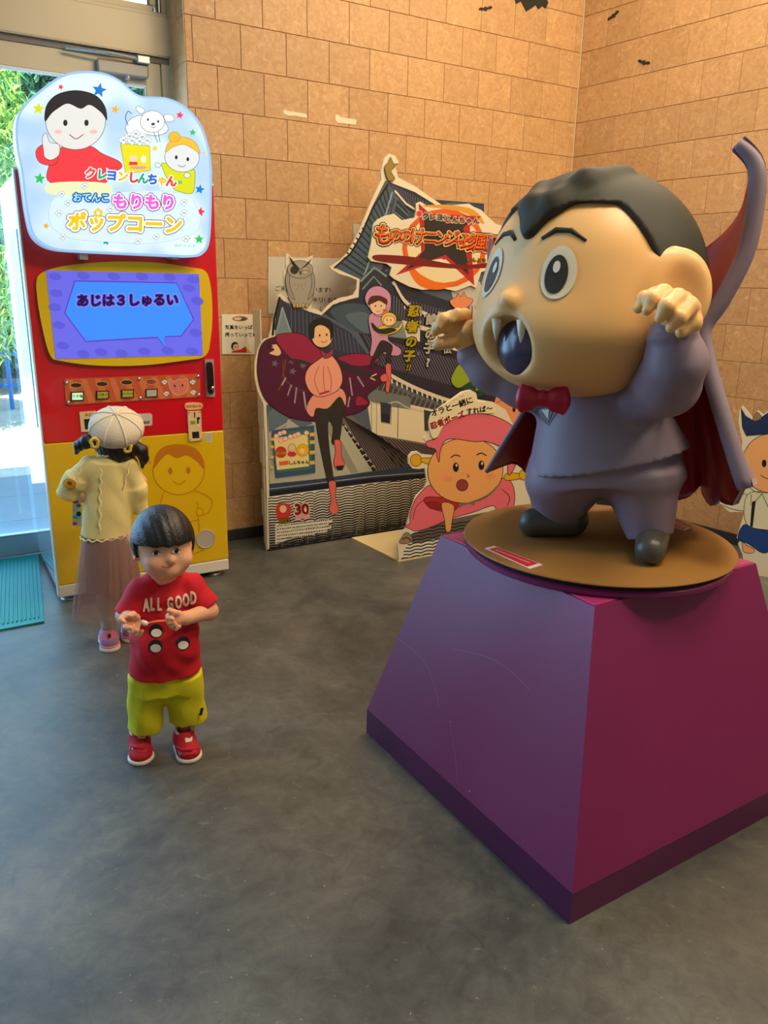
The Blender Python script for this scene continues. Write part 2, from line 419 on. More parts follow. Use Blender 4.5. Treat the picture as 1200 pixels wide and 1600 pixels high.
# ------------------------------------------------------------------ room shell
M_wall = mat('wall_backing', (176, 140, 108), .8); M_grout = mat('tile_grout', (176, 136, 98), .9)
M_ceil = mat('ceiling_paint', (232, 226, 214), .9, var=.03); M_alu = mat('champagne_aluminium', (186, 172, 142), .42, .25, var=.03, vscale=3)
M_alu2 = mat('aluminium_shadow_gap', (112, 106, 96), .5, .4); M_base = mat('black_vinyl_baseboard', (44, 42, 42), .5)
M_steel = mat('brushed_steel', (175, 175, 172), .35, .8); M_plaster = mat('painted_plaster', (216, 204, 184), .85, var=.03)
def slab(name, s0, s1, d0, d1, z0, z1, m, fr=None, parent=None, kind=None, bev=0):
    return MB().wbox(s0, s1, d0, d1, z0, z1, 0, fr, bev).build(name, m, parent, kind=kind)
slab('floor', -6.5, 5.2, -.36, 8.4, -.1, 0, floor_material(), kind='structure')
slab('ceiling', -6.5, 5.2, -.5, 8.4, CEIL, CEIL+.15, M_ceil, kind='structure')
wb = slab('wall_back', -.2125, 2.30, -.34, -.004, 0, CEIL, [M_grout], kind='structure')
wr = slab('wall_right', -.10, 6.6, -.25, -.004, 0, CEIL, [M_grout], fr=W2P, kind='structure')
slab('wall_front', -6.5, 5.2, 7.6, 7.8, 0, CEIL, M_plaster, kind='structure')
slab('wall_left', -6.5, -6.3, -.36, 7.8, 0, CEIL, M_plaster, kind='structure')
M_tile = tile_material()
TH, TW, Z0 = .1905, .2325, .048
def tiles(parent, fr, s_min, s_max, tw, offs, rows, nfull):
    """running-bond tiles; whole ones share one mesh"""
    g = .0011; L = ORG[parent.name]; org = fr(0, 0, 0)
    def tile_mesh(w, h):
        b = .0016; P = [fr(x, y, z)-org for x, y, z in ((g, -.004, g), (w-g, -.004, g), (w-g, -.004, h-g), (g, -.004, h-g), (g, -b, g), (w-g, -b, g), (w-g, -b, h-g), (g, -b, h-g),
             (g+b, 0, g+b), (w-g-b, 0, g+b), (w-g-b, 0, h-g-b), (g+b, 0, h-g-b))]
        F = [(8, 9, 10, 11)]+[(4+i, 4+(i+1) % 4, 8+(i+1) % 4, 8+i) for i in range(4)]+[(i, (i+1) % 4, 4+(i+1) % 4, 4+i) for i in range(4)]
        me = bpy.data.meshes.new('tile'); me.from_pydata([tuple(p) for p in P], [], F); me.materials.append(M_tile); me.update(); return me
    cache = {}
    for r in range(rows):
        z = Z0+r*TH; h = min(TH, CEIL-z)
        x = s_min; k = math.floor((s_min-offs[r % 2])/tw); c = 0
        while x < s_max-.001:
            nx = min(offs[r % 2]+(k+1)*tw, s_max); k += 1
            if nx-x < .004: x = nx; continue
            key = (round(nx-x, 4), round(h, 4))
            if key not in cache: cache[key] = tile_mesh(*key)
            o = bpy.data.objects.new('tile', cache[key]); COL.objects.link(o); o.parent = parent; o.location = Vector(fr(x, 0, z)-L); x = nx
# rows 0.. : boundary between row 10 and 11 sits at z=2.143; row 11 joints at -.066 + k*.2325
tiles(wb, W, -.2125, 2.195, TW, (-.179, -.066), 17, 0)
tiles(wr, W2P, .0, 2.2, .2145, (.175, .068), 17, 0)
slab('trim_1', 2.2, 6.5, -.004, .0, Z0, CEIL, M_wall, fr=W2P, kind='structure')
# tiled reveal beside the door
def JF(s, d, z): return W(-.2125-d, -.24+s, z)
def jamb_tiles():
    for r in range(19):
        z = Z0+r*TH; h = min(TH, CEIL-z)
        if h < .01: break
        edges = (0, .13, .24) if r % 2 else (0, .02, .24)
        for a, b in zip(edges[:-1], edges[1:]):
            o = MB().wbox(a+.001, b-.001, 0.0, .004, z+.001, z+h-.001, 0, JF).build('tile', M_tile, wb)
jamb_tiles()
slab('baseboard_back', -.216, 2.19, 0, .008, 0, .063, M_base, kind='structure', bev=.002)
slab('baseboard_right', .01, 6.5, 0, .008, 0, .063, M_base, fr=W2P, kind='structure', bev=.002)
# corner bead
MB().tube([W(2.19, .002, 0), W(2.19, .002, CEIL)], .004, 8).build('trim_2', mat('corner_bead', (206, 176, 138), .5), kind='structure')

# door and window frame: set back .24
DP = -.24
GL = glass_material('clear_door_glass')
dr = thing('door_1', W(-.9, DP-.02, 0), None, None); dr['kind'] = 'structure'
def dbx(name, s0, s1, d0, d1, z0, z1, m=M_alu, par=None, bev=.002): return MB().wbox(s0, s1, d0, d1, z0, z1, 0, None, bev).build(name, m, par or dr)
dbx('door_frame', -.262, -.2135, DP-.06, DP+.004, .0, 2.372)
dbx('door_frame', -.2135-.009, -.2135, DP-.06, DP+.016, .0, CEIL)
leaf = dbx('stile', -.338, -.268, DP-.04, DP, .012, 2.362)
dbx('glazing_bead', -.346, -.338, DP-.03, DP-.004, .12, 2.262, M_steel)
dbx('stile', -1.62, -1.55, DP-.04, DP, .012, 2.362)
dbx('top_rail', -1.55, -.338, DP-.04, DP, 2.262, 2.362)
dbx('glazing_bead', -1.55, -.338, DP-.035, DP+.003, 2.252, 2.262, mat('pale_glazing_bead', (222, 226, 222), .4))
dbx('bottom_rail', -1.55, -.338, DP-.04, DP, .012, .118, mat('sky_washed_aluminium', (178, 190, 198), .35, .4))
dbx('glazing_bead', -1.55, -.338, DP-.035, DP+.004, .112, .121, M_steel)
dbx('glass_pane', -1.55, -.338, DP-.024, DP-.018, .12, 2.262, GL, bev=0)
dbx('threshold', -1.62, -.2135, DP-.1, DP+.02, 0, .012, M_steel)
closer = dbx('door_closer', -.567, -.335, DP+.001, DP+.048, 2.282, 2.338, mat('closer_grey', (150, 146, 136), .45, .4), bev=.006)
MB().lathe(W(-.43, DP+.03, 2.268), [(.012, 0), (.014, .005), (.014, .014)]).build('valve_cap', M_steel, closer)
am = MB(); am.tube([W(-.36, DP+.055, 2.352), W(-.52, DP+.075, 2.358), W(-.70, DP+.045, 2.358)], .007, 8)
am.tube([W(-.70, DP+.03, 2.37), W(-.52, DP+.035, 2.366), W(-.36, DP+.05, 2.362)], .005, 8); am.wbox(-.39, -.33, DP+.02, DP+.07, 2.338, 2.372, 0, None, .004)
am.build('closer_arm', M_steel, closer)
tr = MB(); tr.wbox(-4.2, -.2135, DP-.06, DP+.02, 2.395, 2.56, 0, None, .002).build('trim_3', M_alu, kind='structure')
MB().wbox(-4.2, -.2135, DP-.05, DP+.006, 2.362, 2.395).build('trim_4', M_alu2, kind='structure')
MB().wbox(-4.2, -.225, DP+.0, DP+.022, 2.388, 2.396).build('trim_5', mat('track_edge', (150, 140, 120), .4, .4), kind='structure')
w1o = thing('window_1', W(-1.2, DP, 2.56), None, None); w1o['kind'] = 'structure'
def wbx(name, *a, m=M_alu, par=None, bev=.002): return MB().wbox(*a, 0, None, bev).build(name, m, par or w1o)
wbx('window_frame', -4.2, -.2135, DP-.06, DP+.01, 2.56, 2.578)
wbx('window_frame', -.262, -.2225, DP-.06, DP+.004, 2.578, CEIL-.01)
wbx('sash', -2.2, -.285, DP-.045, DP-.003, 2.578, 2.606); wbx('sash', -.30, -.268, DP-.045, DP-.003, 2.606, 3.4); wbx('sash', -2.2, -.30, DP-.045, DP-.003, 3.4, 3.44)
wbx('glass_pane', -2.2, -.30, DP-.03, DP-.024, 2.606, 3.4, m=GL, bev=0)
wbx('window_frame', -4.2, -.262, DP-.06, DP+.004, 3.44, CEIL-.005)
hg = wbx('hinge', -.27, -.25, DP+.0, DP+.014, 2.58, 2.66, m=mat('dull_hinge', (96, 88, 72), .5, .5)); MB().tube([W(-.262, DP+.02, 2.575), W(-.262, DP+.02, 2.66)], .005, 8).build('hinge_pin', M_steel, hg)
# storefront glazing that carries on to the left
for k, a in enumerate((-1.62, -2.9)):
    b = a-1.28; w = thing('window_%d' % (k+2), W((a+b)/2, DP, 0), None, None); w['kind'] = 'structure'
    for q in ((a-.05, a, 0, 2.362), (b, b+.05, 0, 2.362), (b+.05, a-.05, 0, .12), (b+.05, a-.05, 2.28, 2.362)):
        MB().wbox(q[0], q[1], DP-.05, DP, q[2], q[3], 0, None, .002).build('window_frame', M_alu, w)
    MB().wbox(b+.05, a-.05, DP-.026, DP-.02, .12, 2.28).build('glass_pane', GL, w)
slab('wall_door_side', -6.5, -4.2, -.34, DP, 0, CEIL, M_plaster, kind='structure')
slab('wall_outer', -.21, 6, -.5, -.36, 0, CEIL, M_plaster, kind='structure')

# poster sheet behind the transom glass
tp = thing('transom_poster', W(-.9, DP-.06, 2.62), 'pale lilac printed sheet behind the small upper window over the door', 'poster')
MB().wbox(-.62, -.306, DP-.060, DP-.054, 2.60, 3.3).build('sheet', mat('poster_sheet', (160, 156, 182), .7), tp)
ta = Art(W(0, DP-.054, 0), N1)
ta.poly([(215, -6), (222, 8), (226, 15), (241, 17), (240, -8)], (150, 140, 170)); ta.curve([(232, 15), (228, 5), (235, -3)], 1, (222, 214, 226)); ta.poly([(160, 2), (200, 9), (190, -4), (160, -8)], (222, 222, 226)); ta.build('printed_shapes', tp)

# ------------------------------------------------------------------ outdoors
def gravel():
    return mat('pale_sunlit_gravel', (196, 190, 176), .95, bump=.3, bscale=40, var=.12, vscale=3)
slab('ground', -14, 8, -16, -2.1, -.16, -.08, gravel(), kind='structure')
dk = thing('deck', W(-2.5, -1.3, -.06), None, None); dk['kind'] = 'structure'
M_deck = mat('grey_paving_slab', (136, 146, 158), .55, var=.06, vscale=4)
for i in range(7):
    for j in range(3):
        MB().wbox(-5.2+i*.75, -5.2+i*.75+.742, -.345-(j+1)*.6+.008, -.345-j*.6, -.06, -.004, 0, None, .003).build('paving_slab', M_deck, dk)
MB().wbox(-5.2, .6, -2.2, -.34, -.12, -.055).build('slab_bed', mat('mortar_bed', (90, 92, 96), .9), dk)
# low blue railing fence
fe = thing('blue_fence', W(-4.2, -6.0, -.08), 'low blue tubular fence outside beyond the glass door', 'fence')
M_bl = mat('blue_fence_paint', (30, 110, 190), .4)
for i in range(9):
    s = -4.6+i*.8; MB().tube([W(s, -6.0, -.08), W(s, -6.0, .95)], .025, 8).build('post', M_bl, fe)
for z in (.9, .55, .2): MB().tube([W(-4.7, -6.0, z), W(1.9, -6.0, z)], .02, 8).build('rail', M_bl, fe)
def tree(name, s, d, h, r, cols, label, nleaf, cz, group=None, leaf=(.022, .075)):
    t = thing(name, W(s, d, -.1), label, 'tree', group); base = W(s, d, -.1)
    m = MB(); m.tube([base, base+[.05, 0, h*.4], base+[-.05, .05, h*.8]], [.09, .07, .03], 8)
    for k in range(7):
        a = k*.9; m.tube([base+[0, 0, h*(.3+.06*k)], base+[math.cos(a)*r*.6, math.sin(a)*r*.6, h*(.5+.06*k)]], [.03, .012], 6)
    m.build('trunk', mat('bark', (84, 72, 54), .9), t)
    rng = np.random.RandomState(int(abs(s*100))+3)
    c = rng.normal(size=(nleaf, 3)); c /= np.linalg.norm(c, axis=1)[:, None]; c *= (rng.rand(nleaf, 1)**.4)*np.array([r, r, h*.5]); c += base+[0, 0, cz]
    c = c[c[:, 2] > -.05]; n = len(c); u = rng.normal(size=(n, 3)); u[:, 2] -= .8; u /= np.linalg.norm(u, axis=1)[:, None]; v = np.cross(u, rng.normal(size=(n, 3))); v /= np.linalg.norm(v, axis=1)[:, None]
    l = leaf[1]*(.6+.8*rng.rand(n, 1)); w = leaf[0]*(.6+.6*rng.rand(n, 1))
    V = np.stack([c-u*l, c+v*w, c+u*l, c-v*w], 1).reshape(-1, 3); F = np.arange(4*n).reshape(-1, 4)
    mk('foliage', V, F.tolist(), [mat('leaf', q, .5) for q in cols], t, rng.randint(0, len(cols), n), kind='stuff')
G1 = [(40, 98, 62), (70, 134, 84), (26, 66, 50)]; G2 = [(160, 196, 70), (120, 170, 70), (196, 218, 100), (96, 150, 60)]
tree('bamboo', -1.15, -4.6, 3.6, .95, G2, 'bright sunlit yellow green bamboo clump outside the door', 16000, 2.3, leaf=(.011, .085))
tree('evergreen_tree', -.9, -7.6, 5, 1.25, G1, 'dark evergreen tree outside, right behind the lit sign', 26000, 2.6)
tree('evergreen_tree', 1.9, -7.6, 5, 1.25, G1, 'dark evergreen tree outside, mostly hidden by the tiled wall', 9000, 2.6)
hd = thing('hedge', W(-4, -7.3, -.1), 'tall dark green hedge outside behind the blue fence', 'hedge')
rng = np.random.RandomState(5); n = 80000
c = np.stack([rng.uniform(-7, 4.5, n), rng.uniform(-10.2, -9.2, n), rng.uniform(-.05, 6.8, n)], 1); c = B0+c[:, :1]*W1+c[:, 1:2]*N1+c[:, 2:]*np.array([0, 0, 1.])
u = rng.normal(size=(n, 3)); u /= np.linalg.norm(u, axis=1)[:, None]; v = np.cross(u, rng.normal(size=(n, 3))); v /= np.linalg.norm(v, axis=1)[:, None]
mk('foliage', np.stack([c-u*.075, c+v*.03, c+u*.075, c-v*.03], 1).reshape(-1, 3), np.arange(4*n).reshape(-1, 4).tolist(), [mat('leaf', q, .5) for q in G1], hd, rng.randint(0, 3, n), kind='stuff')

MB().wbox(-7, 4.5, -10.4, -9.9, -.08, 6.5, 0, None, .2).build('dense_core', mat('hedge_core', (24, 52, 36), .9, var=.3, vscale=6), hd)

# ------------------------------------------------------------------ teal mat
mt = thing('door_mat', W(-1.35, .22, 0), 'teal green ribbed rubber mat on the floor in front of the door', 'mat')
ma, mb_, mc = floor_pt(60, 866), floor_pt(69, 973), floor_pt(0, 986)
v1 = mb_-ma; v2 = unit(mc-mb_)*1.5
M_mat = mat('teal_rubber', (0, 140, 138), .55)
z = np.array([0, 0, .007]); MB().hexa([ma, ma+v2, mb_+v2, mb_, ma+z, ma+v2+z, mb_+v2+z, mb_+z]).build('mat_base', M_mat, mt)
m = MB(); nr = 88
for i in range(nr):
    t0 = .01+i*.0111; a = ma+v1*.05+v2*t0; b = ma+v1*.95+v2*t0; e = unit(v2)*.008; zz = np.array([0, 0, .011])
    m.hexa([a+z, a+e+z, b+e+z, b+z, a+zz+e*.2, a+e*.8+zz, b+e*.8+zz, b+zz+e*.2])
m.build('rib', M_mat, mt, kind='stuff')

# ------------------------------------------------------------------ flat things on the walls
def wall_sheet(name, P, label, cat, col, fr_n=N1, P0=None, thick=.002, d=.003):
    t = thing(name, hit(P[0][0], P[0][1], B0 if P0 is None else P0, fr_n), label, cat)
    base = (W(0, d, 0) if P0 is None else P0+fr_n*d); m = mat('paper', col, .7)
    cutout('sheet', P, base, fr_n, thick, [m, m], t); return t, Art(base, fr_n)
t, a = wall_sheet('grey_notice', [(419, 401), (552, 404), (552, 350), (562, 350), (563, 500), (500, 495), (419, 490)], 'pale grey notice panel on the wall behind the printed owl', 'notice', (196, 190, 172))
a.poly([(546, 446), (556, 446), (556, 470), (546, 470)], (214, 208, 188))
K = (30, 28, 26)
a.build('patch', t)
for tx_ in (('ご来', 438, 451, 9), ('います!', 502, 453, 9), ('ッキリ! おもしろ', 513, 469, 9), ('しゃ', 506, 483, 8), ('ま', 450, 468, 8)):
    a.text(*tx_, K, 1, .01); a.build('printed_line', t, kind='stuff')
t, a = wall_sheet('photo_notice', [(346.5, 491), (399, 491), (399, 554), (347, 553)], 'small white notice on the tiled wall just right of the red machine', 'notice', (226, 216, 192))
a.ell(375, 498, 12, 4, (150, 60, 50)); a.ell(372, 498, 7, 2.5, (205, 190, 150)); a.ell(380, 499, 4, 2, (60, 80, 60))
a.text('写真をいっぱい', 376.5, 511.5, 7.2, K, 0, .022); a.text('撮っていってね', 376.5, 523, 7.2, K, 0, .022)
a.ell(367, 541, 6, 7, (60, 44, 34)); a.ell(369, 543, 5, 5.5, (226, 180, 138)); a.ell(367.5, 542, .7, .9, K); a.ell(371, 542, .7, .9, K)
a.poly([(362, 549), (376, 546), (384, 541), (388, 546), (385, 551), (362, 551)], (200, 40, 40)); a.poly([(384, 541), (394, 552), (386, 551)], (214, 190, 90)); a.build('printed_picture', t, kind='stuff')
t, a = wall_sheet('dark_poster', [(680, 312), (756, 318), (757, 352), (757, 430), (680, 430)], 'dark navy poster on the wall behind the flame lettered logo', 'poster', (42, 58, 74))
a.ell(715, 322, 20, 5, (80, 104, 122), .1); a.build('printed_glow', t)
for P, lb in (([(442, 173), (446, 171), (449, 173), (479, 178), (480, 184), (470, 183), (462, 181), (450, 181), (444, 178)], 'torn cream tape scrap on the tiled wall, left one of two'),
          ([(524, 179), (529, 179), (533, 183), (557, 187), (556, 195), (528, 192), (524, 188)], 'torn cream tape scrap on the tiled wall, right one of two')):
    m_ = mat('torn_tape', (228, 214, 178), .7); o = cutout('tape_scrap', P, W(0, .0015, 0), N1, .0012, [m_, m_], None); tag(o, lb, 'tape')
def bat(cx, cy, w, h, rot, P0, n, label, drop=1.):
    sh = [(-1, -.25), (-.75, -.6), (-.35, -.35), (-.16, -.25), (-.12, -.7), (0, -.5), (.12, -.7), (.16, -.25), (.4, -.35), (.75, -.6), (1, -.2), (.95, .35), (.75, .15), (.6, .55), (.4, .25), (.22, .6), (0, .95), (-.2, .6), (-.4, .25), (-.6, .55), (-.75, .15), (-.95, .35)]
    c, s_ = math.cos(rot), math.sin(rot); P = [(cx+x*w*c-y*h*s_, cy+x*w*s_+y*h*c) for x, y in sh]
    m_ = mat('black_card', (34, 30, 18), .8); o = cutout('bat_decal', P, P0+n*.004, n, .003, [m_, m_], None); tag(o, label, 'bat decoration'); return o
bat(759, 13, 10.5, 4.5, -.15, B0, N1, 'small black paper bat on the wall left of the large bat')
bat(827, 0, 30, 19, .25, B0, N1, 'large black paper bat high on the wall at the top edge')
bat(958, 24, 11, 4, -.7, C0, N2, 'small black paper bat tilted steeply, just right of the wall corner')
bat(1006, 97, 9.5, 5, .22, C0, N2, 'small black paper bat lowest on the right wall')
# ------------------------------------------------------------------ popcorn machine
MD = .50
def mh(px, py, d=MD):
    v = hit(px, py, W(0, d, 0), N1)-B0; return v@W1, v@N1, v[2]
ms0 = mh(60, 620)[0]; ms1 = mh(347, 620)[0]; mzt = mh(332, 290)[2]; mzb = .028; mzr = mh(200, 684)[2]; mzy = mh(357, 873)[2]
mc = thing('vending_machine', W((ms0+ms1)/2, .2, 0), 'tall red and yellow popcorn vending machine with a glowing sign and blue screen', 'vending machine')
M_side = mat('glossy_pale_side', (214, 230, 238), .12, spec=.9, coat=1); M_red = mat('machine_red', (212, 4, 22), .32, coat=.3)
M_yel = mat('machine_yellow', (226, 184, 0), .32, coat=.3); M_wht = mat('machine_white', (226, 218, 204), .4)
def sb(name, s0, s1, d0, d1, z0, z1, m, par=mc, bev=.004): return MB().wbox(s0, s1, d0, d1, z0, z1, 0, None, bev).build(name, m, par)
body = sb('body', ms0+.004, ms1-.004, -.17, MD-.012, mzb+.005, mzt-.005, M_side)
sb('base_panel', ms0, ms1, MD-.05, MD, mzb, mzy, M_wht)
lower = sb('lower_panel', ms0, ms1, MD-.05, MD, mzy+.001, mzr, M_yel)
upper = sb('upper_door', ms0, ms1, MD-.05, MD, mzr+.001, mzt, M_red)
sb('corner_trim', ms0-.004, ms0+.006, MD-.055, MD-.002, mzb, mzt+.004, M_wht, bev=.002)
sb('top_trim', ms0-.003, ms1+.003, MD-.055, MD-.003, mzt, mzt+.008, M_wht, bev=.002)
for s_ in (ms0+.045, ms1-.06):
    for d_ in (MD-.05, -.12):
        MB().lathe(W(s_, d_, 0), [(.034, 0), (.036, .006), (.03, .012), (.012, .014), (.012, mzb+.006)]).build('levelling_foot', M_steel, mc)
# printed pattern on the side panel
ps = Art(W(ms0+.0035, 0, 0), -W1)
for q in range(0):
    ps.poly([(6+q*3, 330+q*28), (14+q*3, 322+q*28), (20+q*3, 336+q*28), (12+q*3, 348+q*28)], [(206, 222, 236), (220, 214, 230), (208, 228, 226), (226, 224, 214), (206, 220, 238)][q])
a_ = W(ms0+.0035, .2, 0)-EYE
sf = MB(); sf.wbox(ms0+.0015, ms0+.0036, .02, .34, .75, 1.55, 0, None, 0); sf.build('pale_side_panel', mat('pale_lilac_film', (206, 214, 232), .2), mc)

# lit cloud-shaped sign
sg = [(75, 131), (93, 119), (115, 112), (145, 111), (170, 116), (190, 127), (207, 142), (222, 150), (243, 151), (262, 153), (285, 163), (305, 181), (318, 203), (327, 232), (331, 262), (331, 300), (330, 345), (327, 380), (318, 396), (300, 402), (245, 400), (180, 397), (120, 394), (88, 391), (66, 383), (50, 366), (42, 335), (37, 300), (33, 268), (26, 232), (24, 200), (28, 178), (40, 160), (58, 144)]
SGD = MD+.10; SP = W(0, SGD, 0)
def glow_face():
    m = bpy.data.materials.new('lit_sign_face'); m.use_nodes = True; nt = m.node_tree; N = nt.nodes; L = nt.links; p = N['Principled BSDF']
    tc = N.new('ShaderNodeTexCoord'); n = N.new('ShaderNodeTexNoise'); n.inputs['Scale'].default_value = 5.5; n.inputs['Detail'].default_value = 1; L.new(tc.outputs['Object'], n.inputs['Vector'])
    r = N.new('ShaderNodeValToRGB'); r.color_ramp.elements[0].position = .40; r.color_ramp.elements[0].color = lin((170, 212, 250)); r.color_ramp.elements[1].position = .60; r.color_ramp.elements[1].color = lin((222, 248, 255))
    L.new(n.outputs['Fac'], r.inputs[0]); L.new(r.outputs[0], p.inputs['Emission Color']); p.inputs['Emission Strength'].default_value = .74
    p.inputs['Base Color'].default_value = (.2, .22, .24, 1); p.inputs['Roughness'].default_value = .25; return m
M_rim = mat('frosted_sign_edge', (168, 205, 245), .3, emit=.5)
so = spl(sg, True, 4); box = cutout('sign_box', so, SP, N1, .085, [glow_face(), M_rim], mc)
cxm, cym = 182, 262
ring = Art(SP, N1, emit=.66)
inn = [(cxm+(x-cxm)*.975, cym+(y-cym)*.975) for x, y in so]
k = len(so); ring.raw(list(map(tuple, so))+inn, [(i, (i+1) % k, (i+1) % k+k, i+k) for i in range(k)], (160, 202, 250)); ring.build('rim_glow', box)
A = Art(SP, N1, emit=.74); E_ = (40, 40, 44)
RD, BL, GN, YL, OR = (232, 54, 74), (0, 122, 214), (52, 190, 90), (226, 216, 20), (240, 176, 40)
for x, y, r, c, q in ((95, 136, 5, RD, .3), (155, 141, 12, BL, .2), (60, 170, 10, (214, 222, 40), .1), (180, 171, 7, OR, .2), (281, 180, 6.5, RD, .2), (301, 207, 6, GN, .1), (242, 232, 6, (240, 210, 60), .2), (319, 239, 3.5, (240, 200, 90), .2),
                      (62, 279, 9.5, GN, .1), (312, 296, 8, BL, .2), (313, 331, 8, RD, .2), (311, 374, 8, GN, 0), (72, 353, 5.5, OR, .2), (166, 377, 7, BL, .2), (291, 372, 8, YL, .4), (98, 303, 9, (60, 140, 210), .3), (132, 292, 7, GN, .2), (287, 317, 8, RD, .3)): A.star(x, y, r, c, q)
def popcorn(a, x, y, r, c=(236, 246, 250)):
    for dx, dy, q in ((-.5, 0, .62), (.45, -.2, .6), (0, .45, .55), (0, -.45, .5)):
        a.ell(x+dx*r, y+dy*r, q*r, q*r, c, 0, (120, 140, 150), .5, 12); a.lift -= a.step*1
    a.lift += a.step; a.ell(x, y, r*.18, r*.2, (90, 110, 120), 0, n=8)
# cloud band behind the words
A.smooth([(78, 322), (90, 306), (120, 300), (180, 300), (240, 298), (290, 304), (308, 325), (312, 350), (296, 368), (240, 380), (170, 378), (110, 372), (80, 352)], (214, 238, 250), (180, 205, 222), .7)
# plain generic child in a red jumper (a stand-in figure)
SK = (226, 228, 226)
A.smooth([(77, 256), (84, 238), (104, 228), (140, 228), (160, 240), (186, 252), (190, 262), (176, 268), (165, 262), (164, 286), (80, 286)], (240, 62, 72), E_, .7)
A.smooth([(80, 286), (164, 286), (166, 306), (80, 304)], (228, 238, 190))
A.smooth([(56, 236), (70, 226), (90, 244), (84, 258), (62, 254)], (240, 62, 72), E_, .7)
A.ell(118, 188, 47, 46, SK, 0, E_, .8, 32)
A.smooth([(70, 190), (72, 166), (88, 148), (118, 141), (148, 148), (164, 166), (167, 188), (158, 176), (140, 164), (126, 170), (106, 162), (90, 170), (80, 178)], (38, 36, 40))
A.ell(102, 192, 3.4, 5, (48, 40, 40)); A.ell(135, 192, 3.4, 5, (48, 40, 40)); A.curve([(108, 210), (119, 217), (130, 210)], 1.4, (150, 60, 60)); A.ell(91, 206, 6, 3.5, (246, 190, 190)); A.ell(146, 206, 6, 3.5, (246, 190, 190))
A.smooth([(68, 236), (66, 216), (72, 208), (78, 222), (92, 226), (92, 242), (80, 250), (70, 246)], SK, E_, .7)
# small white dog outline
A.smooth([(196, 200), (204, 186), (222, 180), (244, 182), (258, 192), (262, 204), (246, 212), (226, 210), (206, 214)], (236, 248, 250), E_, .7)
A.ell(238, 190, 19, 17, (240, 250, 252), 0, E_, .7); A.smooth([(220, 178), (212, 170), (216, 166), (226, 172)], (240, 250, 252), E_, .6); A.smooth([(256, 180), (268, 180), (272, 188), (260, 190)], (240, 250, 252), E_, .6)
A.ell(231, 187, 1.6, 2, E_); A.ell(247, 190, 1.6, 2, E_); A.ell(239, 194, 3, 2, E_); A.curve([(236, 198), (239, 200), (243, 198)], .8, E_)
A.curve([(200, 196), (196, 184), (200, 174), (206, 178)], 1, E_); A.line([(240, 207), (246, 222), (250, 222), (247, 206)], .8, E_)
# popcorn bag
A.poly([(188, 224), (234, 228), (235, 266), (196, 272)], (232, 222, 30), (90, 90, 40), .7)
for x, y in ((193, 219), (202, 213), (212, 209), (222, 214), (230, 220), (206, 220), (218, 221)): popcorn(A, x, y, 6.5)
A.ell(208, 248, 6, 5, (236, 210, 196)); A.poly([(202, 253), (214, 253), (215, 258), (201, 258)], (220, 60, 50)); A.ell(224, 249, 4, 6, (240, 240, 236)); A.ell(216, 262, 14, 2.4, (224, 150, 160))
# generic toddler in yellow
A.smooth([(252, 258), (262, 256), (300, 262), (304, 284), (300, 302), (282, 300), (268, 292)], (214, 220, 30), (80, 90, 40), .7)
A.ell(284, 246, 27, 23, (222, 230, 232), .1, E_, .7, 26)
A.smooth([(258, 238), (264, 222), (284, 214), (304, 222), (312, 240), (300, 232), (286, 226), (270, 230)], (240, 190, 50), (130, 100, 40), .6); A.ell(272, 214, 9, 8, (240, 186, 44), 0, (130, 100, 40), .6)
A.ell(275, 246, 2.2, 3.2, E_); A.ell(293, 249, 2.2, 3.2, E_); A.curve([(278, 258), (284, 261), (290, 258)], 1, (150, 70, 80)); A.ell(246, 258, 5, 3.5, (226, 232, 232), .4, E_, .6); A.ell(292, 274, 5, 4, (226, 232, 232), 0, E_, .6); A.ell(281, 285, 3, 3, (110, 180, 130))
for x, y in ((96, 303), (132, 291), (106, 317), (92, 333), (98, 370), (287, 316), (287, 333), (290, 373), (244, 370), (215, 377), (172, 326)): popcorn(A, x, y, 5)
WH = (250, 252, 252)
xs = [141, 159, 174, 191, 208, 223, 238, 253, 267]; cc = [(232, 80, 60), (40, 170, 120), (60, 110, 200), (230, 190, 40), (220, 60, 60), (50, 170, 130), (50, 110, 200), (226, 200, 50), (226, 70, 70)]
for ch, x, c in zip('クレヨンしんちゃん', xs, cc): A.text(ch, x, 271+(x-141)*.10, 18 if ch != 'ゃ' else 17, c, 4, .06, outlines=[(.13, WH)], sx=.98); A.lift -= A.step*2
A.lift += A.step*3
A.text('おてんこ', 142, 309, 14.5, (170, 226, 250), 1, .03, outlines=[(.16, (20, 90, 170))])
A.text('もりもり', 225, 316, 25, (232, 100, 214), 1, .05, outlines=[(.17, (120, 20, 110)), (.12, WH)])
A.text('ポップコーン', 195, 349, 30, (236, 196, 30), 2, .045, outlines=[(.16, (60, 44, 40)), (.125, (252, 252, 246))])
A.ell(153, 333, 7, 7, (240, 216, 80)); A.star(153, 333, 9, (236, 190, 40)); A.ell(153, 333, 3, 3, (250, 250, 230))
A.text('©U/F・S・A・A', 288, 384, 4.5, (120, 130, 140), 1, 0)
A.build('printed_artwork', box, kind='stuff')
for x in (125, 265):
    s_, _, z_ = mh(x, 398, MD); MB().wbox(s_-.015, s_+.015, MD, SGD-.02, z_-.02, z_).build('sign_bracket', M_steel, mc)

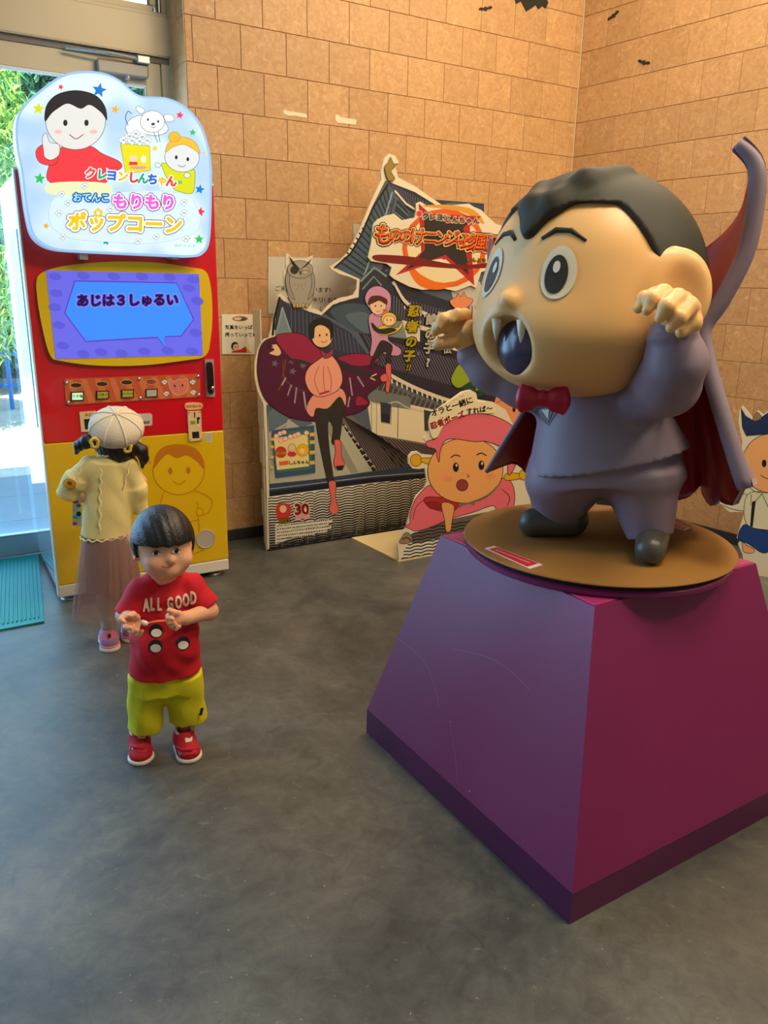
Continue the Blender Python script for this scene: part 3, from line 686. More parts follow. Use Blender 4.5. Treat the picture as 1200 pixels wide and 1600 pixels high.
# screen with its rounded yellow surround
sur = spl([(75, 422), (110, 414), (170, 409), (240, 410), (300, 418), (321, 424), (329, 446), (332, 490), (329, 530), (321, 556), (290, 563), (220, 571), (150, 571), (95, 564), (79, 556), (68, 520), (59, 470), (58, 435)], True, 4)
surround = cutout('screen_surround', sur, W(0, MD+.02, 0), N1, .019, [mat('surround_yellow', (232, 196, 10), .3), mat('surround_gold', (200, 150, 10), .35)], mc)
scr = cutout('screen', [(72, 422.5), (311, 428), (317, 555), (87, 561)], W(0, MD+.0215, 0), N1, .004, [mat('screen_violet', (104, 104, 232), .15, emit=.72), mat('screen_edge', (190, 170, 150), .4)], mc)
a = Art(W(0, MD+.0215, 0), N1, emit=.72)
for x, y in ((86, 432), (130, 431), (178, 432), (222, 432), (265, 433), (302, 437), (88, 458), (86, 480), (92, 508), (98, 540), (130, 553), (158, 550), (190, 552), (226, 549), (262, 548), (300, 549), (306, 520), (308, 470), (295, 450)):
    a.ell(x, y, 10, 6, (92, 90, 214), .2)
PL = (96, 30, 170); HX = [(117, 439), (276, 442), (302.5, 499), (283, 525), (258, 526), (258, 543), (246, 527), (134, 533.5), (101, 489)]
a.poly(HX, (62, 140, 250)); a.line(HX+[HX[0]], 1.5, PL)
a.text('あじは３しゅるい', 199, 469, 20, (44, 16, 70), -.6, .05, outlines=[(.15, (130, 170, 250)), (.11, (110, 80, 200))], sx=1.0)
a.build('screen_picture', scr, kind='stuff')

# button plate
bp = cutout('button_plate', [(100, 594), (103, 592), (308, 584.5), (312.5, 587), (313.5, 618), (311, 620.5), (107, 633), (103, 631)], W(0, MD+.004, 0), N1, .004, [mat('orange_plate', (206, 96, 52), .3), M_steel], mc)
a = Art(W(0, MD+.004, 0), N1)
for i in range(9):
    x = 104+i*22; y0 = 593-.036*(x-104); y1 = 632-.06*(x+14-104); a.poly([(x, y0), (x+9, y0-.3), (x+24, y1-1), (x+13, y1)], (222, 122, 72)); a.lift -= a.step
a.lift += a.step
for i, (x, y) in enumerate(((119, 602), (159.5, 600), (198, 597.5), (236, 596.5))):
    a.ell(x, y, 10, 4.4, (214, 166, 100)); a.ell(x, y, 8.6, 3.3, (60, 40, 34) if i < 3 else (150, 40, 36))
    if i == 3: a.text('おつり切れ', x, y, 3.2, (240, 180, 170), -2, .03)
a.smooth([(265, 592), (271, 596), (279, 592), (286, 594), (292, 591), (294, 602), (289, 614), (277, 617), (268, 611), (264, 602)], (226, 128, 106), (240, 190, 170), .7)
a.ell(273, 603, 1.3, 2, K); a.ell(285, 602, 1.3, 2, K); a.ell(279, 608, 5, 3.6, (236, 150, 130), 0, (150, 60, 60), .5); a.ell(277, 608, .8, 1.2, K); a.ell(281, 608, .8, 1.2, K)
for x, y in ((257, 597), (260, 615), (301, 597), (302, 613)): popcorn(a, x, y, 4)
a.build('plate_print', bp, kind='stuff')
for i, (x, y, w_, h_, t_) in enumerate(((121, 619.5, 10, 7, 'うす塩'), (160.5, 617.5, 10, 6.5, 'バター'), (199.5, 615.5, 10, 6.5, 'キャラメル'), (237, 614.5, 9.5, 6.5, ''))):
    q = [(x-w_, y-h_), (x+w_, y-h_-.7), (x+w_, y+h_-.7), (x-w_, y+h_)]
    b_ = cutout('select_button', q, W(0, MD+.010, 0), N1, .008, [mat('button_bezel', (34, 32, 30), .4)]*2, mc)
    q2 = [(x+(u-x)*.82, y+(v-y)*.78) for u, v in q]; c = [(196, 246, 190), (214, 200, 70), (214, 200, 70), (188, 184, 176)][i]
    a = Art(W(0, MD+.010, 0), N1, emit=.75 if i == 0 else .2 if i < 3 else 0); a.poly(q2, c)
    if t_: a.text(t_, x, y-.3, 5.4 if i < 2 else 4, (30, 60, 40), -2, .03)
    a.build('button_face', b_)
for x, y in ((103.5, 598), (106.5, 629), (217, 592), (219, 622), (309, 588), (310.5, 617)):
    s_, _, z_ = mh(x, y, MD); MB().lathe(W(s_, MD+.004, z_), [(.0085, 0), (.0085, .002), (.006, .005), (.002, .006)], N1, 14).build('screw', mat('chrome', (210, 210, 210), .15, 1), mc, smooth=True)
# bill slot plate, receipt plate, coin plate, lock handle
M_cream = mat('cream_plate', (228, 200, 146), .4)
pb = cutout('bill_plate', [(124, 644), (150, 642), (150, 674), (127, 675)], W(0, MD+.005, 0), N1, .005, [M_cream]*2, mc)
a = Art(W(0, MD+.005, 0), N1); a.poly([(131, 655), (152, 654), (152, 670), (133, 671)], (30, 28, 30)); a.text('おさつ', 140, 648, 5, (190, 70, 40), -3, .03); a.build('plate_print', pb, kind='stuff')
pb = cutout('return_plate', [(210, 647), (236, 646), (238, 649), (238, 663), (236, 665), (210, 667)], W(0, MD+.005, 0), N1, .005, [mat('grey_plate', (206, 198, 186), .4)]*2, mc)
a = Art(W(0, MD+.005, 0), N1); a.text('返却', 229, 660, 5, (170, 60, 40), -3, .03); a.build('plate_print', pb, kind='stuff')
pb = cutout('coin_label', spl([(291, 630), (303, 629), (315, 630), (317, 634), (314, 639), (303, 640), (292, 640), (289, 635)], True, 3), W(0, MD+.004, 0), N1, .004, [mat('peach_plate', (240, 190, 130), .4)]*2, mc)
a = Art(W(0, MD+.004, 0), N1); a.text('おかねいれ', 303, 634.8, 5, (200, 90, 50), -1, .03); a.build('plate_print', pb, kind='stuff')
pb = cutout('coin_plate', [(293, 643), (314, 642), (316, 688), (295.5, 690)], W(0, MD+.008, 0), N1, .008, [M_cream]*2, mc)
a = Art(W(0, MD+.008, 0), N1); a.poly([(303, 644), (305, 644), (305, 653), (303.4, 653)], (40, 36, 34)); a.poly([(307.5, 652), (312.5, 651.5), (312.5, 655), (310.5, 656), (310.5, 662), (308, 662)], (50, 44, 40))
a.poly([(297, 658), (305, 657.5), (305, 663), (297.3, 663.3)], (150, 150, 40)); a.poly([(300, 675), (311, 674), (311.5, 684.5), (300.8, 685)], (30, 28, 30)); a.poly([(308, 663), (312, 662.6), (312, 666), (308.3, 666.3)], (230, 220, 200))
for x, y in ((295, 645), (312.5, 644), (297, 687.5), (314.5, 686)): a.ell(x, y, 1, 1, (70, 60, 50), n=8)
a.build('plate_print', pb, kind='stuff')
lk = cutout('lock_plate', [(320, 562), (334, 561.5), (336, 620), (323, 620.5)], W(0, MD+.008, 0), N1, .008, [mat('lock_plate_metal', (206, 196, 184), .3, .6)]*2, mc)
cutout('handle', spl([(323.5, 569), (328, 566), (332, 569), (334, 590), (334, 612), (330.5, 616), (326, 612), (324.5, 590)], True, 3), W(0, MD+.022, 0), N1, .015, [mat('dark_handle', (60, 42, 34), .2, .6)]*2, lk)
s_, _, z_ = mh(330, 606, MD); MB().lathe(W(s_, MD+.02, z_), [(.009, 0), (.009, .006), (.004, .008)], N1, 14).build('keyhole', mat('chrome', (210, 210, 210), .15, 1), lk)
# round speaker grille
s_, _, z_ = mh(321, 842, MD); gr = MB(); gr.lathe(W(s_, MD, z_), [(.046, 0), (.046, .004), (.043, .005), (.041, .003), (.001, .003)], N1, 32).build('speaker_grille', mat('grey_grille', (186, 176, 160), .6, bump=.8, bscale=300), mc)
# print on the yellow front: a plain orange outline of a popcorn tub and child-size figure in its place
a = Art(W(0, MD, 0), N1); OC = (196, 120, 10)
a.poly([(320, 677), (331, 676.5), (332, 690), (321, 690.5)], (206, 204, 186))      # small data sticker
for i in range(4): a.line([(321.5, 679+i*3), (330.5, 678.6+i*3)], .8, (110, 110, 100))
a.ell(279, 735, 40, 38, (228, 186, 0), 0, OC, 1.4, 36)
a.smooth([(240, 732), (243, 712), (256, 698), (280, 694), (304, 700), (317, 716), (319, 734), (308, 722), (292, 712), (276, 716), (262, 710), (250, 720)], OC)
a.ell(266, 736, 3.5, 5.5, OC); a.ell(294, 735, 3.5, 5.5, OC); a.curve([(270, 752), (280, 757), (290, 751)], 1.4, OC)
a.curve([(256, 768), (246, 800), (236, 830)], 1.2, OC); a.curve([(304, 766), (330, 780), (326, 800), (312, 806)], 1.2, OC); a.curve([(308, 784), (310, 810), (310, 838), (300, 848)], 1.2, OC); a.curve([(240, 815), (280, 818), (310, 812)], 1.2, OC)
a.curve([(306, 848), (318, 858), (300, 866), (288, 866)], 1.2, OC); a.ell(312, 800, 5, 6, (228, 186, 0), 0, OC, 1.2)
a.curve([(228, 712), (232, 700), (226, 696), (230, 716), (236, 724)], 1.2, OC)
a.build('printed_outline', lower, kind='stuff')

# ------------------------------------------------------------------ castle standee
BD = .26; BP = W(0, BD, 0)
cs = thing('castle_standee', W(.9, BD-.05, 0), 'large cardboard cut-out of a grey roofed castle with printed ninja figures, against the back wall', 'cut-out display')
def bpx(s, z, d=BD):      # wall-frame point -> picture units
    p = W(s, d, z)-EYE; c = np.array([p@RT, p@UP, p@FW]); return (600+F_PX*c[0]/c[2], 800-F_PX*c[1]/c[2])
out = [bpx(.02, .004), (417, 780), (415, 700), (412, 632), (403, 612), (398, 590), (398, 566), (403, 545), (412, 530), (420, 528), (425, 505), (433, 478), (434, 462), (439, 459), (447, 465), (455, 470), (447, 455), (443, 440), (443, 424), (447, 418), (446, 408), (447, 396), (450, 396), (458, 404), (478, 404), (489, 399), (488, 405), (486, 420), (492, 432), (492, 455), (487, 472), (486, 481), (496, 484), (503, 488), (512, 478), (522, 470), (533, 465), (545, 463), (552, 461), (557, 452), (558, 438), (548, 433), (530, 428), (518, 421), (515, 417), (530, 408), (543, 395), (558, 368), (577, 322), (596, 280), (595, 268), (600, 248), (608, 240), (617, 243), (623, 253), (618, 262), (622, 277), (650, 292), (690, 320), (715, 330), (745, 345), (775, 420), (800, 440), (850, 500), (900, 600), (965, 720), bpx(1.86, .26), bpx(1.86, .004)]
M_board = mat('cream_foam_board', (222, 208, 176), .7)
board = cutout('castle_board', out, BP, N1, .01, [M_board, M_board], cs)
a = Art(BP, N1)
DK = (44, 46, 58); SL = (84, 92, 104); TE = (98, 118, 122); LT = (196, 188, 166); CR = (214, 202, 172); LN = (24, 22, 26); GB = (70, 62, 66)
body_ = [bpx(.03, .012), (421, 780), (419, 700), (416, 634), (430, 620), (430, 520), (438, 468), (500, 494), (515, 482), (530, 472), (560, 466), (562, 436), (522, 418), (536, 408), (548, 394), (563, 368), (582, 322), (602, 282), (648, 300), (686, 324), (740, 350), (770, 424), (796, 444), (846, 504), (896, 604), (960, 724), bpx(1.85, .25), bpx(1.85, .012)]
a.poly(body_, SL)
# upper gable
a.poly([(606, 286), (620, 300), (604, 340), (586, 400), (566, 462), (562, 436), (522, 418), (536, 408), (548, 394), (563, 368), (582, 322)], (70, 88, 98))
a.hatch((606, 290), (530, 414), (566, 436), (612, 320), 16, 2.4, (34, 40, 50)); a.line([(606, 288), (582, 326), (563, 370), (548, 396), (522, 419)], 3, LN)
a.line([(613, 300), (600, 345), (580, 400), (562, 450)], 2.2, (140, 158, 160)); a.line([(616, 310), (606, 350), (590, 400)], 2, (40, 46, 54))
a.poly([(606, 284), (648, 300), (690, 326), (716, 345), (716, 370), (690, 362), (660, 348), (634, 325), (617, 300)], DK); a.hatch((610, 287), (700, 332), (690, 362), (618, 302), 22, 1, (104, 98, 112))
a.line([(617, 298), (634, 318), (656, 332)], 3, CR); a.line([(618, 303), (634, 323), (650, 334)], 1.4, LN)
a.poly([(620, 312), (626, 316), (640, 334), (604, 420), (592, 440), (604, 390)], (44, 50, 58)); a.hatch((620, 312), (600, 430), (630, 420), (640, 334), 9, 2, (92, 112, 118))
a.poly([(640, 330), (700, 345), (740, 360), (742, 440), (600, 440), (606, 420)], (60, 66, 76)); a.poly([(562, 440), (576, 420), (640, 430), (660, 460), (560, 475)], (48, 52, 62))
a.line([(563, 440), (585, 418), (604, 432)], 3, (130, 146, 146)); a.line([(566, 452), (584, 432), (596, 446)], 2.4, (120, 138, 140))
# middle roof
a.poly([(505, 490), (520, 476), (545, 468), (600, 455), (640, 450), (700, 470), (752, 500), (752, 560), (640, 535), (560, 520)], (46, 48, 60))
a.smooth([(516, 486), (545, 474), (580, 480), (600, 500), (580, 524), (540, 510)], (66, 80, 92)); a.smooth([(540, 494), (570, 488), (590, 510), (570, 520)], (88, 104, 112))
a.hatch((600, 458), (750, 500), (740, 545), (600, 490), 34, 1, (120, 112, 124))
a.curve([(614, 440), (632, 470), (660, 488), (700, 500), (745, 512)], 5, CR); a.curve([(614, 446), (632, 476), (660, 494), (700, 506), (742, 518)], 3, LN)
for i in range(18): t_ = i/17; x = 632+t_*106; y = 478+34*t_**.8; a.line([(x, y), (x+.6, y+5)], 2, CR); a.lift -= a.step
a.lift += a.step
a.poly([(600, 500), (628, 502), (640, 530), (628, 560), (596, 540)], (122, 130, 128)); a.poly([(628, 500), (700, 520), (740, 530), (740, 560), (640, 545)], CR); a.poly([(656, 515), (668, 518), (668, 548), (656, 545)], DK)
a.poly([(700, 440), (750, 440), (760, 500), (718, 500)], (190, 184, 168)); a.hatch((700, 468), (745, 480), (745, 500), (700, 496), 9, 1.6, DK)
# left lower roof
a.poly([(436, 464), (452, 478), (500, 492), (548, 520), (575, 555), (570, 580), (520, 560), (440, 520), (428, 515)], (52, 54, 70)); a.hatch((452, 476), (560, 528), (566, 560), (452, 520), 18, 1.2, (90, 92, 110))
a.line([(437, 464), (428, 500), (426, 524)], 3.4, LN); a.poly([(440, 480), (454, 520), (440, 530), (430, 524)], (118, 134, 134)); a.line([(441, 480), (432, 520)], 2, (150, 162, 160)); a.line([(441, 480), (455, 522)], 2, (150, 162, 160))
# big lower roof, right
a.poly([(560, 520), (640, 530), (700, 545), (760, 560), (800, 575), (860, 600), (900, 640), (905, 680), (760, 640), (700, 625), (640, 600), (590, 572)], (46, 42, 54)); a.hatch((566, 522), (860, 602), (880, 650), (590, 570), 62, 1.1, (112, 104, 120))
a.curve([(588, 574), (640, 602), (690, 622), (740, 636), (830, 660), (900, 684)], 5.5, CR); a.curve([(588, 580), (640, 608), (690, 628), (740, 642), (830, 668), (900, 692)], 3.4, (52, 46, 50))
for i in range(34): t_ = i/33; x = 596+t_*260; y = 583+92*t_**.82; a.line([(x, y), (x+.8, y+7)], 2.6, CR); a.lift -= a.step
a.lift += a.step
a.poly([(590, 592), (640, 618), (700, 640), (770, 655), (770, 668), (640, 640), (580, 618)], (66, 64, 66)); a.hatch((590, 596), (770, 656), (762, 668), (582, 616), 24, 1.6, (130, 122, 112))
# plaster walls
a.poly([(573, 622), (600, 626), (640, 632), (770, 660), (900, 700), (960, 730), (960, 772), (700, 706), (672, 694), (581, 680), (575, 640)], (222, 206, 170)); a.poly([(573, 606), (640, 620), (642, 640), (600, 634), (575, 626)], (110, 116, 110))
a.curve([(575, 628), (600, 632), (620, 628), (640, 638), (700, 652)], 2, (190, 180, 160)); a.poly([(594, 628), (611, 631), (609, 662), (595, 659)], (54, 58, 70)); a.poly([(595, 645), (609, 648), (609, 662), (595, 659)], (36, 40, 52)); a.line([(612, 631), (610, 663), (595, 660)], 1.4, (150, 140, 116))
a.poly([(662, 640), (678, 644), (676, 676), (663, 673)], (54, 58, 70)); a.line([(622, 634), (621, 684)], 1, LN); a.line([(580, 630), (580, 676)], 1, (120, 110, 90)); a.line([(588, 630), (588, 678)], .8, (120, 110, 90))
# striped brown roof
a.poly([(533, 648), (548, 648), (581, 678), (672, 694), (700, 706), (760, 716), (760, 730), (668, 726), (584, 736), (533, 662)], (112, 98, 96))
for i in range(17): t_ = i/16; x0 = 536+t_*42; y0 = 649+t_*29; x1 = 586+t_*50; y1 = 734-t_*4; a.line([(x0+8*t_, y0), (x1+24*t_, y1)], 1.5, LN); a.lift -= a.step
for i in range(20): t_ = i/19; a.line([(584+t_*110, 680+t_*22), (622+t_*130, 731-t_*4)], 1.5, LN); a.lift -= a.step
a.lift += a.step; a.line([(533, 664), (560, 700), (584, 736)], 7, LN)
for i in range(8): t_ = i/7; x = 535+t_*44; y = 668+t_*62; a.line([(x, y), (x+5, y-3), (x+6, y+1)], 1.6, CR); a.lift -= a.step
a.lift += a.step
# left plaster gable
a.poly([(418, 650), (440, 655), (480, 655), (532, 660), (582, 736), (500, 748), (421, 756)], (178, 174, 152)); a.poly([(418, 645), (428, 636), (450, 652), (448, 660), (420, 676)], (96, 112, 122)); a.poly([(452, 656), (470, 668), (488, 662), (480, 652)], (96, 106, 112))
a.poly([(498, 650), (520, 665), (560, 738), (548, 740)], (150, 144, 126)); a.poly([(422, 680), (448, 662), (440, 690), (424, 740)], (150, 150, 136))
# blue beam and the wave tiles
a.poly([(421, 756), (500, 748), (584, 736), (668, 724), (760, 726), (760, 738), (668, 737), (584, 750), (500, 760), (421, 772)], (52, 66, 88)); a.poly([(421, 768), (500, 757), (584, 747), (760, 733), (760, 742), (584, 756), (421, 780)], (26, 28, 40)); a.line([(421, 764), (584, 744), (760, 731)], .8, (190, 190, 180))
a.poly([(420, 776), (584, 754), (760, 738), (960, 776), bpx(1.85, .02), bpx(.03, .02)], (222, 214, 192))
L_, R_ = (420, 776), (700, 740)
for r in range(20):
    t_ = r/19; z_ = .27*(1-t_)**1.05+.012; P = []
    for i in range(150):
        s_ = .03+i*1.8/149; q = (s_/.075) % 1; zz = z_+.006*math.sin(q*math.pi)*(1 if True else 0)-.005*(q > .9)+s_*.012
        P.append(bpx(s_, max(zz, .006)))
    a.line(P, 1.8+t_*1.4, (26, 26, 30)); a.lift -= a.step*.9
a.lift += a.step; a.poly([bpx(.02, .012), bpx(.02, .002), bpx(1.85, .002), bpx(1.85, .012)], (26, 26, 30))
for s0_ in np.arange(.1, 1.8, .15): a.line([bpx(s0_, .012), bpx(s0_+.05, .27)], .9, (120, 116, 108)); a.lift -= a.step
a.lift += a.step
# small credit marks: too fine to read, kept as fine dashes
rng = np.random.RandomState(2)
for j in range(6):
    x = 431; y = 822+j*5.2
    a.poly([(x-1, y-2.6), (x+(88, 82, 86, 80, 60, 24)[j], y-2.6-9), (x+(88, 82, 86, 80, 60, 24)[j], y-6.6), (x-1, y+2.2)], (222, 214, 192)); a.lift -= a.step
a.lift += a.step
for j in range(6):
    x = 432; y = 822+j*5.2
    while x < 431+(86, 80, 84, 78, 58, 22)[j]:
        w_ = rng.uniform(1.2, 3); a.line([(x, y-.12*(x-431)), (x+w_, y-.12*(x+w_-431))], 1.8, LN); a.lift -= a.step; x += w_+rng.uniform(.6, 1.4)
a.lift += a.step
a.text('30', 471, 795, 23, (206, 36, 40), -3, .04, outlines=[(.12, (232, 222, 196))]); a.ell(478, 797, 5, 4, (222, 214, 192)); a.text('30', 471, 795, 23, (206, 36, 40), -3, .03); a.poly([(461, 806), (484, 803), (484, 809), (461, 812)], (226, 150, 140))
a.smooth([(432, 790), (440, 786), (452, 788), (454, 800), (448, 812), (436, 814), (431, 802)], (198, 50, 44)); a.ell(442, 795, 5.5, 6, (228, 184, 146)); a.text('2022', 444, 813, 9, (196, 150, 30), -4, .05, outlines=[(.12, LN)])
# caped generic ninja
CP = (82, 24, 52); CP2 = (150, 36, 66)
a.smooth([(404, 552), (412, 534), (430, 526), (455, 522), (480, 530), (505, 552), (530, 560), (560, 562), (588, 570), (604, 582), (594, 600), (574, 618), (577, 632), (558, 645), (530, 652), (505, 658), (480, 658), (452, 652), (428, 638), (411, 618), (402, 585)], CP, LN, 1)
a.smooth([(430, 527), (452, 520), (476, 524), (492, 540), (512, 556), (514, 572), (494, 574), (468, 568), (446, 552)], CP2, LN, 1); a.smooth([(528, 558), (560, 552), (592, 560), (580, 570), (556, 572), (536, 566)], CP2, LN, 1); a.smooth([(555, 628), (560, 618), (576, 630), (558, 634)], CP2, LN, .7)
for P in ([(441, 562), (445, 590), (458, 605), (480, 612)],): a.curve(P, 1.4, (120, 60, 44))
for x0, y0, x1, y1, c in ((446, 562, 441, 590, (120, 62, 44)), (445, 592, 434, 610, (120, 62, 44)), (455, 601, 449, 618, (150, 140, 140)), (463, 605, 460, 630, (150, 140, 140)), (474, 612, 478, 640, (180, 170, 160)), (546, 590, 550, 618, (150, 148, 150)), (558, 588, 568, 604, (150, 148, 150)), (546, 620, 543, 636, (150, 148, 150)), (440, 602, 446, 590, (170, 160, 150))): a.line([(x0, y0), (x1, y1)], 2.4, c)
for x, y in ((429, 568), (457, 580), (473, 571), (455, 564)): a.star(x, y, 6, (112, 100, 108), .3); a.lift -= a.step
a.lift += a.step
a.smooth([(440, 560), (470, 568), (500, 574), (470, 562)], (58, 46, 44)); a.smooth([(416, 530), (424, 538), (432, 538), (439, 550), (434, 556), (420, 552), (428, 546), (416, 540), (426, 542)], (232, 186, 140), LN, .7)
a.smooth([(528, 572), (560, 584), (582, 590), (586, 586), (560, 576), (535, 564)], (52, 44, 42)); a.line([(580, 588), (588, 584)], 1.6, (236, 210, 150)); a.line([(578, 590), (586, 594)], 1.6, (236, 210, 150))
a.smooth([(493, 600), (512, 604), (532, 612), (538, 630), (534, 660), (529, 690), (518, 692), (520, 668), (512, 660), (514, 700), (521, 756), (513, 758), (500, 700), (493, 660), (492, 636)], (52, 46, 40), LN, .8)
a.smooth([(522, 688), (532, 690), (533, 712), (538, 724), (534, 732), (524, 732), (521, 720), (524, 706)], (224, 104, 90), LN, .8); a.poly([(524, 728), (537, 727), (535, 734), (527, 735)], (40, 34, 32))
a.smooth([(513, 754), (524, 753), (524, 778), (529, 798), (520, 803), (514, 796), (517, 778)], (224, 104, 90), LN, .8)
a.smooth([(478, 638), (488, 618), (504, 614), (530, 606), (540, 618), (539, 634), (530, 620), (512, 638), (494, 638), (490, 650), (484, 650)], (232, 150, 122), LN, .8)
a.smooth([(476, 592), (482, 574), (500, 560), (512, 552), (524, 562), (533, 580), (534, 598), (524, 612), (500, 620), (484, 612)], (236, 156, 126), LN, 1)
for q in (-12, 2, 14): a.curve([(504+q*.5, 572), (503+q, 592), (506+q*.7, 614)], .8, (120, 60, 50))
a.line([(498, 616), (514, 611)], 3, (170, 30, 90)); a.smooth([(500, 546), (510, 552), (520, 545), (518, 556), (506, 560)], (150, 60, 70), LN, .6)
a.ell(503, 524, 17, 19, (236, 184, 132), .1, LN, .9, 26); a.smooth([(484, 526), (483, 508), (492, 499), (508, 497), (519, 505), (521, 520), (516, 532), (514, 516), (502, 508), (492, 512), (490, 528)], (34, 32, 28))
a.ell(499, 524, 1.3, 2, LN); a.ell(510, 523, 1.3, 2, LN); a.curve([(501, 533), (506, 535), (511, 532)], .9, (150, 60, 50))
# small pink ninja carrying a toddler in yellow
a.smooth([(575, 498), (584, 488), (606, 490), (612, 510), (606, 530), (626, 546), (620, 556), (592, 552), (578, 556), (580, 530)], (196, 140, 164), LN, .8)
a.smooth([(596, 532), (612, 540), (610, 556), (610, 570), (603, 572), (602, 550), (586, 562), (584, 574), (578, 570), (586, 548)], (50, 42, 40), LN, .7); a.smooth([(602, 570), (610, 570), (610, 590), (607, 612), (602, 610), (603, 590)], (214, 96, 88), LN, .7); a.smooth([(594, 588), (602, 584), (606, 594), (596, 596)], (214, 96, 88), LN, .6)
a.smooth([(570, 470), (576, 452), (592, 447), (608, 458), (610, 478), (604, 490), (588, 494)], (200, 140, 168), LN, .8); a.ell(590, 477, 13, 15, (232, 190, 150), 0, LN, .8); a.smooth([(574, 476), (578, 464), (592, 462), (604, 468), (603, 476), (592, 470), (582, 474)], (84, 42, 30)); a.ell(586, 478, 1, 1.6, LN); a.ell(595, 478, 1, 1.6, LN); a.curve([(587, 486), (591, 487), (594, 485)], .8, (150, 60, 50))
a.smooth([(588, 514), (600, 508), (620, 512), (626, 504), (628, 510), (616, 520), (596, 524)], (216, 186, 60), LN, .7); a.ell(607, 499, 12, 11, (228, 190, 56), 0, LN, .8); a.ell(607, 501, 9, 8, (234, 196, 150), 0, LN, .6); a.ell(604, 500, .9, 1.3, LN); a.ell(610, 500, .9, 1.3, LN)
a.smooth([(580, 504), (592, 514), (610, 512), (618, 516), (600, 522), (584, 516)], (50, 42, 40), LN, .7); a.ell(601, 485, 4, 2.4, (200, 100, 60))
# green figure
a.smooth([(712, 488), (724, 484), (730, 502), (748, 512), (756, 560), (756, 600), (742, 610), (748, 586), (728, 600), (714, 606), (704, 594), (712, 574), (722, 560), (718, 520)], (142, 158, 40), (40, 60, 30), .8)
a.smooth([(746, 512), (760, 500), (764, 600), (744, 620), (752, 590), (754, 540)], (34, 70, 48)); a.smooth([(722, 608), (734, 596), (742, 600), (736, 612)], (34, 70, 48))
a.smooth([(702, 470), (712, 464), (715, 458), (719, 464), (724, 456), (728, 464), (738, 468), (732, 478), (720, 484), (708, 480)], (226, 138, 92), LN, .7)
# vertical lettering
YT = (232, 206, 40); CT = (236, 228, 204)
for ch, x, y in zip('忍者の子', (645, 643, 641, 638), (486, 510, 534, 556)): a.text(ch, x, y, 19, YT, 0, .045, outlines=[(.11, (20, 18, 18))], shear=.12)
a.text('!?', 637, 574, 13, YT, 0, .03, outlines=[(.12, (20, 18, 18))], shear=.2)
for ch, x, y in (('に', 657, 481), ('ん', 657, 487), ('じ', 656, 503), ('ゃ', 656, 510), ('こ', 653, 552)): a.text(ch, x, y, 5, CT, 0, .02, outlines=[(.1, (20, 18, 18))])
for ch, x, y in zip('誰の子?', (673, 671, 669, 667), (499, 522, 544, 566)): a.text(ch, x, y, 18, CT, 0, .045, outlines=[(.11, (20, 18, 18))], shear=.1)
for ch, x, y in (('だ', 685, 489), ('れ', 685, 495)): a.text(ch, x, y, 5, CT, 0, .02, outlines=[(.1, (20, 18, 18))])
a.text('伝', 698, 546, 14, CT, 0, .03, outlines=[(.12, (20, 18, 18))])
# owl
OW = (160, 152, 134); a.smooth([(449, 426), (447, 440), (448, 458), (454, 472), (462, 480), (480, 478), (488, 466), (490, 446), (487, 428), (480, 420), (456, 420)], OW, (60, 54, 48), .9)
a.smooth([(446, 430), (452, 424), (452, 446), (460, 468), (452, 462), (446, 446)], (150, 142, 126), (60, 54, 48), .8); a.smooth([(490, 430), (485, 424), (486, 446), (480, 468), (488, 460), (491, 446)], (150, 142, 126), (60, 54, 48), .8)
a.ell(468, 421, 20, 14, OW, 0, (60, 54, 48), .9, 26); a.ell(459, 422, 6.4, 6.4, (52, 46, 42)); a.ell(476, 423, 6.4, 6, (184, 172, 136), 0, (60, 54, 48), .8); a.curve([(471, 424), (476, 422), (481, 424)], 1, LN)
a.poly([(450, 399), (468, 421), (465, 424), (456, 414)], (44, 38, 36)); a.poly([(487, 403), (471, 419), (469, 422), (482, 412)], (44, 38, 36)); a.poly([(466, 424), (471, 424), (468.5, 431)], (70, 62, 50))
for x in (459, 464, 473, 479): a.ell(x, 477, 2.2, 4, (190, 160, 90), 0, (70, 56, 40), .6, 12); a.lift -= a.step
a.lift += a.step
for x, y in ((460, 443), (465, 445), (470, 444), (475, 442), (462, 450), (472, 450)): a.line([(x, y), (x+.5, y+4)], .7, (120, 112, 96)); a.lift -= a.step
a.lift += a.step
# golden roof fish
a.smooth([(600, 262), (606, 254), (609, 246), (614, 256), (620, 256), (614, 262), (610, 268), (616, 280), (606, 282)], (150, 120, 50), (60, 50, 30), .8)
# small picture scroll
a.poly([(424, 672), (490, 664), (492, 738), (430, 746)], (54, 84, 118)); a.poly([(428, 676), (484, 670), (486, 732), (432, 738)], (66, 112, 84)); a.poly([(427, 684), (480, 678), (482, 728), (432, 734)], (232, 210, 138))
for y in (684, 696, 712, 728): a.poly([(422, y), (427, y-.6), (427, y+4), (422, y+4.6)], (222, 180, 60)); a.poly([(483, y-8), (491, y-8.6), (491, y-3), (483, y-2.4)], (222, 180, 60))
a.lift += a.step
for x, y in ((431, 681), (437, 677), (443, 675), (438, 688), (445, 685), (453, 682), (460, 680), (465, 678), (478, 676)): a.ell(x, y, 4, 3.6, (238, 200, 186), .0, (200, 70, 60), .7, 10)
a.ell(438, 706, 9, 9, (206, 46, 38)); a.text('¥5,000', 438, 707, 6, (244, 214, 70), -3, .05, outlines=[(.1, (120, 20, 10))]); a.ell(472, 703, 9.5, 9.5, (236, 176, 40), 0, (196, 120, 20), .8); a.ell(471, 704, 4, 4, (244, 214, 120)); a.ell(455, 700, 6, 7, (230, 190, 150), 0, LN, .5); a.ell(455, 709, 7, 4, (206, 46, 38))
a.text('しんちゃん', 466, 722, 6.4, (50, 60, 50), -3, .03); a.poly([(435, 721), (450, 719), (450, 725), (436, 727)], (222, 100, 60))
